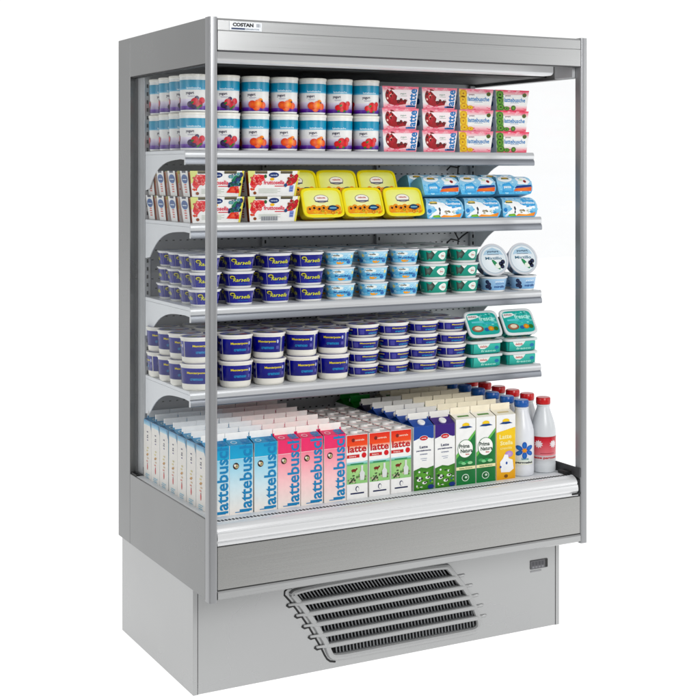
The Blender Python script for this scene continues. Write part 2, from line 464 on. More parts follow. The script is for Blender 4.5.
# round the outline a little with a closed tube
pts = [(p[0], PB - .0005, p[1]) for p in base] + [(base[0][0], PB - .0005, base[0][1]), (base[1][0], PB - .0005, base[1][1])]
pts = [Vector(p) for p in pts]
base = [Vector((x, PB - .0005, z)) for x, z in [(.322, .268)] + LT[1:7] + [(.463, .048), (.478, .0335)] + [(.60, .0335), (.98, .0335), (1.004, .035), (1.019, .043), (1.0215, .062)] + RT[5:10] + [(.905, .252), (.888, .268)]]
for _ in range(3):
    nb = []
    for i in range(len(base)):
        a, b = base[i], base[(i + 1) % len(base)]; nb += [a * .75 + b * .25, a * .25 + b * .75]
    base = nb
sm = base + base[:2]
m.tube(sm, .0102, 8)
m.build('grille_frame', M['grille'], pf)
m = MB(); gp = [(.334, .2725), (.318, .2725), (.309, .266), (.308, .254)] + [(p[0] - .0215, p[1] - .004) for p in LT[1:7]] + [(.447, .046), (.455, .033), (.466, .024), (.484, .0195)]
m.tube([(p[0], PB + .0022, p[1]) for p in gp], .0032, 6); m.build('grille_shadow', M['black'], pf)  # black tube stands in for the shadow line beside the frame
zb_mid = [.2232, .1862, .1498, .1132, .0768]
for z in zb_mid:
    m = MB(); xa = edge_at(-1, z) - .040; xb = edge_at(1, z) + .040; xc = edge_at(1, z) + .004
    m.tube([(xa, PB + .001, z), (xa + .003, PB - .001, z), (xa + .022, PB - .003, z), (xa + .034, PB - .0055, z), (xa + .046, PB - .006, z), (xc - .01, PB - .006, z), (xc, PB - .002, z)], [.0025, .0042, .0046, .0062, .0078, .0078, .006], 10)
    em = MB(); em.tube([(xc + .004, PB + .005, z), (xc + .012, PB + .0045, z), (xb - .005, PB + .0045, z), (xb, PB + .0055, z)], [.0055, .0065, .0065, .004], 12); em.build('embossed_rib', M['plinth'], pf)
    kn = MB(); kn.tube([(xa - .002, PB + .0022, z - .001), (xa + .006, PB + .0022, z - .006), (xa + .024, PB + .0022, z - .0066)], [.004, .005, .003], 8); kn.build('grille_shadow', M['black'], pf)  # black stub drawn as the shadow under the bar tip
    kn = MB(); kn.tube([(xa - .003, PB + .0022, z), (xa + .006, PB + .0022, z - .006), (xa + .020, PB + .0022, z - .0072)], [.005, .006, .003], 8); kn.build('grille_shadow', M['black'], pf)  # second black stub thickens the same painted shadow
    m.build('grille_bar', M['grille'], pf)
# controller
m = MB(); m.box(1.230, 1.302, PB - .002, PB + .0035, .204, .234, h('6a6a6d'), bev=.0015)
cp = m.build('control_panel', M['gloss'], fridge)
PC = plane((0, PB - .002, 0), (1, 0, 0), (0, 0, 1))
m = MB(); m.rect(PC, 1.290, .206, 1.3005, .2325, .0004, h('141416')); m.build('display_window', M['gloss'], cp)
m = MB()
for x in (1.236, 1.249, 1.262, 1.275):
    m.rect(PC, x, .2165, x + .009, .2285, .0004, h('525257')); m.rect(PC, x, .2075, x + .009, .2135, .0004, h('8b8b8f'))
m.build('button', M['gloss'], cp)
m = MB(); m.box(1.232, 1.276, PB + .0003, PB + .0019, .194, .199, h('9c9c9e')); m.build('model_strip', M['gloss'], cp)

# ================================================================ PRODUCTS
ORD = ['leftmost', 'second from left', 'third from left', 'fourth from left', 'fifth from left', 'sixth from left', 'seventh from left', 'eighth from left', 'ninth from left']
LMR = ['left', 'middle', 'right']; NTH = ['first', 'second', 'third', 'fourth']
ROWN = ['front row', 'second row', 'third row', 'fourth row', 'fifth row', 'sixth row', 'seventh row']
white = h('f1f1ef'); navy = h('1c1f6b')

# --- tall round yogurt tubs -------------------------------------------------
def yogurt_tub(kind):
    t = thing('yogurt_tub'); R = .0455; hh = .108
    prof = lambda v: (.0425 + .0028 * v / hh, .0425 + .0028 * v / hh)
    m = MB()
    m.loft([(0, .0395, .0395), (.001, .0412, .0412), (.004, .0424, .0424), (hh, .0452, .0452)], 36, cols=[white] * 4)
    P = around(R, prof)
    c = pi * R
    m.rect(P, -c, .006, c, .040, .0003, h('4f2390'), h('efeaf4'), 40, 5)
    m.rect(P, -c, .0075, c, .018, .0005, h('5b2c92'), h('7f52b4'), 40, 1)
    m.rect(P, -c, .074, c, .098, .0004, h('2aa3c8'), h('19a0bd'), 40, 1)
    m.rect(P, -c, .068, c, .0742, .0006, h('8ccbe2'), h('2a9cc4'), 40, 1)
    for a in (-.095, .0, .095):
        m.text(P, 'lattebusche', a + .006, .0735, .046, .0064, .0009, h('e2f4fa'), bold=.02)
        m.text(P, 'yogurt', a - .006, .0565, .027, .0100, .0009, h('2a1250'), bold=.02)
        m.rect(P, a - .014, .0480, a + .010, .0490, .0009, h('9a94b0'))
        m.rect(P, a - .012, .0455, a + .006, .0463, .0009, h('b0abc0'))
        b = a + .014
        if kind == 'apricots':
            for du, dv, r, c1, c2 in ((-.013, .022, .010, 'd93a14', 'f4803a'), (.003, .024, .011, 'ea6412', 'fcbc5c'), (.014, .020, .009, 'e2431a', 'f58a3c'), (-.003, .014, .009, 'e4501c', 'f59a48'), (.008, .033, .006, 'f59a2c', 'fdc56a')):
                m.fruit(P, b + du * 1.25, dv * 1.1 + .003, r * 1.38, .001 + .0001 * r / .001, h(c1), h(c2))
            m.ell(P, b + .015, .037, .0035, .003, .0022, h('6a3010'))
        elif kind == 'strawberries':
            for du, dv, r in ((-.012, .018, .008), (.0, .026, .009), (.010, .020, .009), (.016, .030, .007), (-.002, .013, .007)):
                m.fruit(P, b + du * 1.25, dv * 1.1 + .003, r * 1.38, .001 + .0001 * r / .001, h('c81420'), h('f04a50'))
            for du, dv in ((-.006, .030), (.006, .012), (-.014, .012)): m.ell(P, b + du, dv, .005, .003, .0022, h('3f8a35'), rot=.5)
        else:
            for du, dv, r, c1 in ((-.014, .018, .008, '2b123c'), (-.003, .026, .009, 'c01a2c'), (.008, .018, .009, 'a5102a'), (.016, .029, .008, 'cf2236'), (-.006, .013, .007, '30164a'), (.002, .036, .005, '2c1240')):
                m.fruit(P, b + du * 1.25, dv * 1.1 + .003, r * 1.38, .001 + .0001 * r / .001, h(c1), h('e0455a') if c1[0] != '2' and c1[0] != '3' else h('5a3a7c'))
            for du, dv in ((.006, .012), (-.012, .028), (.014, .018)): m.ell(P, b + du, dv, .006, .0032, .0022, h('2f7a35'), rot=.6)
    m.build('tub', M['gloss'], t)
    m = MB(); m.loft([(hh, .0455, .0455), (hh + .001, .0466, .0466), (hh + .007, .0466, .0466), (hh + .0085, .0455, .0455), (hh + .0085, .043, .043), (hh + .0075, .042, .042)], 36, c=h('f4f2ea'))
    m.build('lid', M['gloss'], t)
    m = MB(); Q = plane((0, 0, hh + .0076), (1, 0, 0), (0, 1, 0))
    cc = {'apricots': ('c8742a', 'e0a050'), 'strawberries': ('c83038', 'e06a60'), 'mixed berries': ('8a3a4a', '4f7a3a')}[kind]
    m.ell(Q, 0, 0, .040, .040, .0001, h('e9e2cf'), 1); m.ell(Q, .006, -.004, .024, .020, .0003, h(cc[0]), 1); m.ell(Q, -.012, .010, .014, .012, .0005, h(cc[1]), 1)
    m.build('lid_print', M['gloss'], t)
    return t
tubs = {k: yogurt_tub(k) for k in ('mixed berries', 'apricots', 'strawberries')}
XT = [.077, .182, .284, .385, .486, .582, .684]
KU = ['mixed berries', 'mixed berries', 'apricots', 'apricots', 'apricots', 'strawberries', 'strawberries']
for r in range(4):
    for i, x in enumerate(XT):
        if r > 0 and i == 1 or r > 1 and i > 1: continue
        for tier in (0, 1):
            k = KU[i]
            place(tubs[k], (x + random.uniform(-.001, .001), .312 + .0935 * r * .98, SH[0][0] + .0002 + tier * .1175), (0, 0, -.42 + random.uniform(-.16, .16)),
                  f'teal banded {k} yogurt tub, {("lower", "upper")[tier]} tier, {ORD[i]}, {ROWN[r]}, top shelf', 'yogurt tub', 'teal banded yogurt tubs on the top shelf')

# --- yogurt twin packs --------------------------------------------------------
def twin_pack(kind):
    t = thing('yogurt_pack'); w0, w1, d, hh = .062, .0705, .036, .0715
    # front leans out towards the top like the cups inside
    vs = [(-w0, -d * .86, 0), (w0, -d * .86, 0), (w0, d * .86, 0), (-w0, d * .86, 0), (-w1, -d, hh), (w1, -d, hh), (w1, d, hh), (-w1, d, hh)]
    cb = h('f08aa0') if kind != 'kiwi' else h('e8506f'); cs = h('c9d3de')
    m = MB()
    m.add(vs, [(0, 3, 2, 1), (4, 5, 6, 7)], h('f6c5ce'))
    for q in ((1, 2, 6, 5), (2, 3, 7, 6), (3, 0, 4, 7)): m.add([vs[i] for i in q], [(0, 1, 2, 3)], cs)
    m.add([vs[i] for i in (0, 1, 5, 4)], [(0, 1, 2, 3)], white)
    sl = (w1 - w0) / hh; sd = (d - d * .86) / hh
    def P(u, v, o):   # v 0..hh, u in -1..1 of the half width
        return (u * (w0 + sl * v), -(d * .86 + sd * v) - o, v)
    def PS(u, v, o): return (-(w0 + sl * v) - o, -u * (d * .86 + sd * v), v)
    pk = {'cherry': 'f391a4', 'lemon': 'f59cae', 'kiwi': 'ee5f7c'}[kind]
    m.rect(P, -1, 0, 1, .020, .0003, h(pk), white, 1, 3)
    m.rect(P, -1, .048, 1, hh, .0003, white, h(pk), 1, 3)
    m.rect(P, -1, .067, 1, hh, .0005, h(pk))
    m.scatter(P, -.9, .060, .9, .069, 22, .09, .002, .00056, ['f6b3c0', 'ee7d94', 'f9d3da', 'f08ca0'], 3); m.scatter(P, -.9, .002, .9, .010, 20, .09, .002, .00056, ['f9c5cf', 'f08ca0', 'e8607c'], 4)
    sc = w1
    if kind == 'cherry':
        m.ell(P, -.52, .040, .34, .0265, .0005, h('8a1a22'), 1, n=20, cc=h('d0505a'))
        m.blob(P, [(-.7, .014), (-.5, .028), (0, .026), (.42, .028), (.34, .013), (-.3, .008)], .0006, h('a81a28'), 1)
        rs = random.Random(4)
        for k in range(26):
            a = rs.uniform(0, 6.28); q = rs.uniform(0, .9)
            m.ell(P, -.54 + .28 * q * math.cos(a), .039 + .021 * q * math.sin(a), .055, .0042, .0007 + k * .00001, h(rs.choice(['5c0c14', 'd84a50', 'b82030', 'f0a8a0', 'f6d0c8'])), 1, n=8)
        for du, dv in ((.05, .027), (.28, .024), (-.10, .022)):
            m.ell(P, du, dv, .085, .0058, .0013, h('3a1010'), 1, cc=h('a02028'), n=8)
        m.blob(P, [(-.52, .060), (.95, .062), (.95, .006), (.50, .018), (.40, .030), (.05, .031), (-.22, .042)], .0010, h('f8eef0'), 1)
        m.text(P, 'yogurt', .16, .047, .34, .0065, .0012, h('5f9c82'), bold=.01); m.rect(P, .02, .040, .38, .0412, .0012, h('7fae9a'))
        m.text(P, 'latte', .70, .034, .062, .42, .0013, h('1f86c2'), rot=0, bold=.03) if False else None
        vsx, fsx = glyphs('latte', .03)
        out = [P(.70 - y * .46, .035 + x * .060, .0013) for x, y in vsx]; m.add(out, fsx, h('1f86c2'))
        m.rect(P, .35, .004, .93, .009, .0013, h('2a7fb8'))
    else:
        fc = ('dca81a', 'f8e268') if kind == 'lemon' else ('3f7a22', '8cbf4a')
        m.rect(P, -.99, .001, -.55, .068, .0007, h('f2dc5a' if kind == 'lemon' else '5d9a3a'), h('f8ec9a' if kind == 'lemon' else 'a6cc7a'))
        m.scatter(P, -.95, .004, -.6, .066, 20, .07, .004, .00072, ['f6e27a', 'dcae1c', 'fbf3b8'] if kind == 'lemon' else ['2f5a1c', '8fbe5a', 'c4dc9c', '1e3a14'], 6)
        for du, dv, ru, rv in ((-.76, .055, .22, .014), (-.80, .034, .20, .014), (-.74, .012, .25, .011), (-.35, .008, .2, .007)):
            m.ell(P, du, dv, ru, rv, .0013, h(fc[0]), 2, cc=h(fc[1]), n=12)
            m.ell(P, du, dv, ru * .28, rv * .28, .0016, h('c08a10') if kind == 'lemon' else h('1c2a10'), 1, n=8)
        if kind == 'kiwi': m.ell(P, .10, .010, .16, .009, .0012, h('355f1c'), 1, cc=h('86b44a'), n=10)
        m.blob(P, [(-.52, .020), (-.56, .054), (.88, .056), (.90, .026), (.5, .019)], .0014, white)
        m.text(P, 'yogurt', -.28, .051, .34, .0060, .0018, h('8a3458'), bold=.03)
        m.text(P, 'lattebusche', .16, .0375, 1.32, .0150, .0018, h('2f8cc6'), bold=.022)
        m.rect(P, -.12, .0265, .42, .0280, .0018, h('86a2c0'))
        m.ell(P, .74, .0545, .13, .0072, .0019, h('4a8a3a'), 1, n=10, cc=h('7a3f2a'))
    m.ell(PS, 0, .026, .42, .011, .0005, h('1d4b86'), 1); m.rect(PS, -.7, .045, .7, .049, .0005, h('8fa5bd'))
    m.build('sleeve', M['print'], t)
    for x in (-.034, .034):
        m = MB(); m.loft([(hh - .001, .031, .031), (hh + .0007, .0325, .0325)], 20, c=h('e6e2da'))
        m.build('foil_lid', M['foil'], t, loc=(x, 0, 0))
    return t
packs = {k: twin_pack(k) for k in ('cherry', 'lemon', 'kiwi')}
XP = [(.793, 'cherry'), (.946, 'cherry'), (1.094, 'lemon'), (1.243, 'kiwi')]
TI = ['bottom', 'middle', 'top']
PN = {'cherry': 'red cherries', 'lemon': 'yellow fruit', 'kiwi': 'green kiwis'}
for r in range(1):
    for i, (x, k) in enumerate(XP):
        for tier in range(3):
            nm = ['first', 'second'][i] + ' column' if k == 'cherry' else ''
            place(packs[k], (x + random.uniform(-.0012, .0012), .306 + .078 * r + random.uniform(-.001, .001), SH[0][0] + .0002 + tier * .0724), (0, 0, random.uniform(-.02, .02)),
                  f'pink yogurt pack with {PN[k]}, {TI[tier]} tier,{" " + nm + "," if nm else ""} {ROWN[r]}, top shelf', 'yogurt pack', 'pink yogurt packs on the top shelf')

# --- white fruit dessert cartons (shelf two, left) ----------------------------
def fruit_carton(berry, barcode):
    t = thing('dessert_carton'); w0, w1, d, hh = .079, .0895, .053, .079
    vs = [(-w0, -d * .84, 0), (w0, -d * .84, 0), (w0, d * .84, 0), (-w0, d * .84, 0), (-w1, -d, hh), (w1, -d, hh), (w1, d, hh), (-w1, d, hh)]
    m = MB(); m.add(vs, [(0, 3, 2, 1), (0, 1, 5, 4), (2, 3, 7, 6)], white)
    m.add([(-w1 * .96, -d * .9, hh), (w1 * .96, -d * .9, hh), (w1 * .96, d * .9, hh), (-w1 * .96, d * .9, hh)], [(0, 1, 2, 3)], h('efece2'))
    sl = (w1 - w0) / hh; sd = d * .16 / hh
    P = lambda u, v, o: (u * (w0 + sl * v), -(d * .84 + sd * v) - o, v)
    m.blob(P, [(-1, .04), (-1, hh), (-.72, hh), (-.80, .05)], .0004, h('dfe39a'))
    m.rect(P, .92, 0, 1, hh, .0004, h('e6dc70'))
    for x0, x1 in ((-.72, -.26), (.26, .72)): m.rect(P, x0, hh - .0085, x1, hh - .0004, .0012, h('3d3a30'), h('8d8468'))
    m.blob(P, [(-.96, .036), (-.86, .060), (-.62, .068), (-.38, .066), (-.36, .050), (-.62, .040), (-.80, .022)], .0007, h('e5606a'), 2, h('f08a80'))
    m.scatter(P, -.88, .036, -.50, .064, 26, .07, .0045, .0009, ['d8303c', 'f29a90', 'b81c2c', 'f6c0b4', 'e0505a'], 8); m.scatter(P, -.95, .02, -.80, .04, 8, .04, .004, .0009, ['e2703a', 'd8303c'], 9)
    for u, v, r in ((-.82, .044, .09), (-.66, .056, .09), (-.48, .058, .08)): m.ell(P, u, v, r, r * .07, .0009, h('c81c2a'), 1, cc=h('f0605c'), n=10)
    m.ell(P, -.33, .062, .06, .006, .001, h('3f6f40'), 1, n=8)
    m.ell(P, 0, .066, .20, .0085, .0011, h('22407e'), 1); m.text(P, 'merenda', 0, .066, .27, .0055, .0014, h('cfdcf0'), bold=.02)
    m.ell(P, -.06, .053, .09, .0045, .001, h('f2c33a'), 1, n=10)
    m.text(P, 'fruttosella', .02, .0430, .84, .0130, .0019, h('e4506a'), bold=.02, shear=0)
    m.rect(P, .05, .030, .45, .0325, .0012, h('d8324a'))
    for k in range(4): m.rect(P, -.62, .022 - k * .004, .30 - .12 * (k % 2), .0232 - k * .004, .0012, h('b9c3b4'))
    if berry == 'blueberry':
        m.blob(P, [(.52, .030), (.62, .062), (.92, .073), (.94, .052), (.80, .030)], .0007, h('2b8a6c'), 1)
        for u, v in ((.66, .040), (.80, .052), (.88, .066)): m.ell(P, u, v, .10, .0085, .0010, h('1c2350'), 1, cc=h('4660a0'), n=12)
        m.scatter(P, .48, .030, .92, .070, 22, .06, .005, .0011, ['1f7a5c', '2a2f66', '5a78b0', '8fc4a8', '18203e'], 5)
        m.blob(P, [(.40, .012), (.55, .030), (.86, .032), (.93, .010)], .0016, h('e2433c'), 1, h('f28a70')); m.scatter(P, .5, .012, .88, .028, 10, .05, .004, .0017, ['d03030', 'f4a090', 'c02030'], 6)
    else:
        m.blob(P, [(.42, .030), (.60, .052), (.90, .070), (.97, .052), (.78, .034)], .0007, h('d8404e'), 1, h('ee7a70'))
        for u, v in ((.60, .042), (.76, .052), (.90, .062)): m.ell(P, u, v, .08, .007, .001, h('b3182c'), 1, cc=h('e2505a'), n=10)
        m.scatter(P, .52, .036, .92, .066, 20, .05, .005, .0012, ['c82838', 'f0a098', 'e05a60', 'a01828', '3f8a4a'], 7)
        m.ell(P, .5, .034, .07, .006, .0017, h('2f5e8a'), 1, n=8)
    m.rect(P, .68, .013, .84, .033, .0013, h('93a4d8')); m.rect(P, .70, .016, .82, .018, .0015, h('4a60b0')); m.rect(P, .70, .024, .82, .026, .0015, h('4a60b0'))
    m.ell(P, -.78, .010, .07, .005, .0012, h('9a5a30'), 1, n=8)
    if barcode:
        m.rect(P, -.52, .003, .20, .017, .0015, h('c7cacd'))
        for k in range(20): m.rect(P, -.50 + k * .034, .004, -.50 + k * .034 + (.010 if k % 3 else .02), .016, .0017, h('50545a'))
    # end strap
    for s in (-1, 1):
        PS = lambda u, v, o, s=s: (s * ((w0 + sl * v) + o), -s * -1 * u * (d * .84 + sd * v) * 1.0, v)
        q = [(-.62, 0), (.62, 0), (.62, hh), (-.62, hh)]
        if s > 0: q = q
        vsq = [PS(a, b, .0004) for a, b in q]; m.add(vsq, [(0, 1, 2, 3)] if s > 0 else [(3, 2, 1, 0)], white)
        PSr = (lambda u, v, o, s=s: PS(u, v, o)) if s > 0 else (lambda u, v, o: (-(w0 + sl * v) - o, -u * (d * .84 + sd * v), v))
        m.ell(PSr, 0, .054, .52, .014, .0008, h('2b6fae'), 1, cc=h('1c3f80')); m.rect(PSr, -.34, .051, .34, .054, .0011, h('dbe8f4'))
        for k in range(4): m.rect(PSr, -.2 + .03 * (k % 2), .012 + k * .0075, .2, .016 + k * .0075, .0008, h('d9776c'))
        m.rect(PSr, -.3, hh - .006, .3, hh, .001, h('2c3350'))
    m.build('carton', M['print'], t)
    for x in (-.058, .058):
        for y in (-.024, .024):
            m = MB()
            m.loft([(.001, .0195, .0165), (hh * .75, .0245, .021), (hh - .006, .026, .0225), (hh - .003, .027, .0245)], 18, cols=[h('a04c24'), h('d07a48'), h('e09a6c'), h('f0dccb')])
            m.build('cup', M['gloss'], t, loc=(x, y, 0))
    return t
fc = [fruit_carton('blueberry', False), fruit_carton('blueberry', True), fruit_carton('strawberry', True), fruit_carton('strawberry', False)]
for r in range(4):
    for i, x in enumerate((.1215, .3135)):
        if i == 1 and r > 1: continue
        for tier in (0, 1):
            pr = fc[0] if i == 0 else (fc[3] if tier else fc[2])
            if i == 0 and tier == 0: pr = fc[1] if r == 9 else fc[0]
            place(pr, (x + random.uniform(-.001, .001), .284 + .1105 * r * .95 - (.0 if tier == 0 else -.002), SH[1][0] + .0002 + tier * .0798), (0, 0, random.uniform(-.015, .015)),
                  f'white dessert carton with {("blueberries", "strawberries")[i]}, {("lower", "upper")[tier]} tier, {ROWN[r]}, second shelf', 'dessert carton', 'white dessert cartons on the second shelf')
for p in (fc[1],):
    for c in list(kids(p)): bpy.data.objects.remove(c)
    bpy.data.objects.remove(p)

# --- leaning rectangular tubs (yellow / turquoise) ------------------------------
def rect_tub(style):
    """tub standing upright on its base, lid on top; local size about .146 x .105 x .055"""
    if style == 'yellow':
        t = thing('spread_tub'); hw, hd, hh = .066, .045, .050; ct = h('ead92e'); cl = h('f6e63c')
    else:
        t = thing('cheese_tub'); hw, hd, hh = .062, .044, .039; ct = h('30b0a4'); cl = h('dfe4e4')
    m = MB()
    m.loft([(0, hw * .90, hd * .88), (.0015, hw * .93, hd * .91), (hh - .004, hw * 1.0, hd * 1.0), (hh, hw * 1.01, hd * 1.01)], 48, 6., c=ct)
    prof = lambda v: (hw * (.93 + .07 * v / hh), hd * (.91 + .09 * v / hh))
    P = lambda u, v, o: (u, -(hd * (.91 + .09 * v / hh)) - o, v)
    if style == 'yellow':
        m.ell(P, 0, .026, .030, .011, .0006, h('f3f0c0'), 2); m.rect(P, -.05, .004, .05, .010, .0006, h('e59a1c'))
    else:
        m.rect(P, -.054, .003, .054, .034, .0005, h('26a89c'), h('5ccabc'), 1, 3)
        m.blob(P, [(-.040, .035), (.012, .035), (.004, .024), (-.010, .017), (-.026, .018), (-.034, .025)], .0008, h('eef2ee'), 1)
        m.text(P, 'delizia', -.014, .026, .030, .008, .0011, h('d0605a'), bold=.02)
        m.text(P, 'fresco', .006, .0105, .060, .0075, .0011, h('b9ecdf'), bold=.02); m.ell(P, .040, .020, .009, .006, .0009, h('2a86b8'), 1, n=10)
        PS = lambda u, v, o: (-(hw * (.93 + .07 * v / hh)) - o, -u, v)
        m.rect(PS, -.032, .003, .032, .034, .0006, h('0f7f78'), h('229a90'))
    m.build('tub', M['gloss'], t)
    m = MB(); lw, ld = hw * 1.115, hd * 1.13
    inn = h('f7e944') if style == 'yellow' else h('eceff0')
    m.loft([(hh - .003, lw * .985, ld * .98), (hh - .001, lw, ld), (hh + .0035, lw, ld), (hh + .006, lw * .97, ld * .955), (hh + .006, lw * .90, ld * .865), (hh + .0035, lw * .885, ld * .845)], 56, 6., c=cl, cols=[cl, cl, cl, cl, inn, inn])
    m.build('lid', M['gloss'], t)
    m = MB(); Q = plane((0, 0, hh + .0036), (1, 0, 0), (0, 1, 0)); a, b = lw * .875, ld * .83
    pts = [(a * math.copysign(abs(math.cos(q)) ** .35, math.cos(q)), b * math.copysign(abs(math.sin(q)) ** .35, math.sin(q))) for q in [2 * pi * i / 48 for i in range(48)]]
    if style == 'yellow':
        m.blob(Q, pts, .0002, h('eef084'), 1, h('f5f6c4'))
        m.ell(Q, -.003, .012, .026, .0145, .0005, h('9a9484'), 1, n=24); m.ell(Q, -.003, .0125, .0235, .0122, .0008, h('f7f3ea'), 1, n=24)
        m.text(Q, 'valsole', -.003, .0155, .030, .0055, .0011, h('c8322c'), bold=.03); m.rect(Q, -.026, .0015, .020, .0055, .0011, h('5d6078'))
        m.rect(Q, -a * .97, -b * .93, a * .97, -b * .30, .0004, h('f0961c'), h('f4e96a'), 1, 4)
        m.scatter(Q, -a * .9, -b * .88, a * .9, -b * .55, 40, .006, .005, .00045, ['f4a020', 'f8c83a', 'e07c14', '9a7a1c', 'f9d860'], 2)
        for i, (u, r) in enumerate(((-.050, .0095), (-.034, .011), (-.016, .0105), (.0, .0105), (.017, .010), (.050, .011))):
            v = -.0225 + .003 * (i % 2)
            m.ell(Q, u, v, r, r, .0006 + i * .0001, h('ee8f14'), 1, cc=h('f9c32a'), n=12)
            m.ell(Q, u, v, r * .42, r * .42, .0016, h('4a2408'), 1, n=8)
        m.ell(Q, .033, -.020, .0165, .0095, .0018, h('23324a'), 1, cc=h('3f86b8')); m.rect(Q, .021, -.022, .045, -.0185, .0021, h('9cc8d8'))
    else:
        m.blob(Q, pts, .0002, h('2cb0a6'), 1, h('58cac0')); m.scatter(Q, .0, -.006, a * .9, b * .9, 24, .007, .004, .0003, ['7cdad2', '3cbab0', 'a6e6e0', '1f9c94'], 5)
        m.blob(Q, [(-.056, .034), (-.016, .034), (-.006, .026), (-.030, .020), (-.056, .016)], .0005, h('e8f0ee'), 1)
        m.text(Q, 'delizia', -.036, .028, .034, .006, .0008, h('b0403c'), bold=.02)
        m.text(Q, 'fresca', .018, .019, .058, .016, .0008, h('c6f2ea'), bold=.03); m.rect(Q, -.045, .004, .004, .010, .0008, h('7fd4da')); m.text(Q, 'natura', .024, .002, .044, .010, .0008, h('5fc8d8'), bold=.02)
        m.ell(Q, -.028, -.018, .024, .012, .0008, h('8a4a34'), 1, cc=h('e0c4a4')); m.ell(Q, -.026, -.016, .014, .007, .0011, h('e9dcc6'), 1)
        m.ell(Q, .026, -.019, .012, .009, .0010, h('c87f14'), 1, cc=h('f2c030')); m.ell(Q, .046, -.020, .010, .008, .0008, h('3f7f2c'), 1, n=10); m.ell(Q, .008, -.022, .010, .007, .0008, h('1f6fae'), 1, n=10)
    m.build('lid_label', M['gloss'], t)
    return t
yt = rect_tub('yellow')
lean = math.radians(67)       # lid turned towards the shopper
def lean_loc(x, y, z, hd, L):
    # rotate about X by +lean: local z axis turns to -Y.  lowest point is the front-bottom... keep it on the surface z
    return (x, y, z)
HDL = .045 * 1.13
def lean_place(proto, x, yb, z, ang, hd, hd0, hh, **k):
    # rotated point of local (y,z): y' = y cos - z sin ; z' = y sin + z cos
    cands = [(-hd, hh + .0035), (-hd, hh - .001), (-hd * .985, hh - .003), (-hd0 * .88, 0), (-hd0 * .91, .0015), (hd0 * .88, 0)]
    low = min(y * math.sin(ang) + zz * math.cos(ang) for y, zz in cands)
    return place(proto, (x, yb, z - low), (ang, 0, random.uniform(-.015, .015)), **k)
YL = [.484, .632, .785]
for i, x in enumerate(YL):
    lean_place(yt, x, .283, SH[1][0] + .0003, lean, HDL, .045, .05,
               label=f'leaning yellow sunflower spread tub, lower row, {LMR[i]} of three, second shelf', cat='spread tub', group='yellow sunflower spread tubs on the second shelf')
for i, x in enumerate([.437, .585, .736]):
    place(yt, (x, .360, SH[1][0] + .0002), (0, 0, random.uniform(-.02, .02)), f'yellow spread tub lying flat under the upper row, {LMR[i]} of three, second shelf', 'spread tub', 'yellow sunflower spread tubs on the second shelf')
    lean_place(yt, x, .372, SH[1][0] + .0575, lean, HDL, .045, .05,
               label=f'leaning yellow sunflower spread tub, upper row, {LMR[i]} of three, second shelf', cat='spread tub', group='yellow sunflower spread tubs on the second shelf')

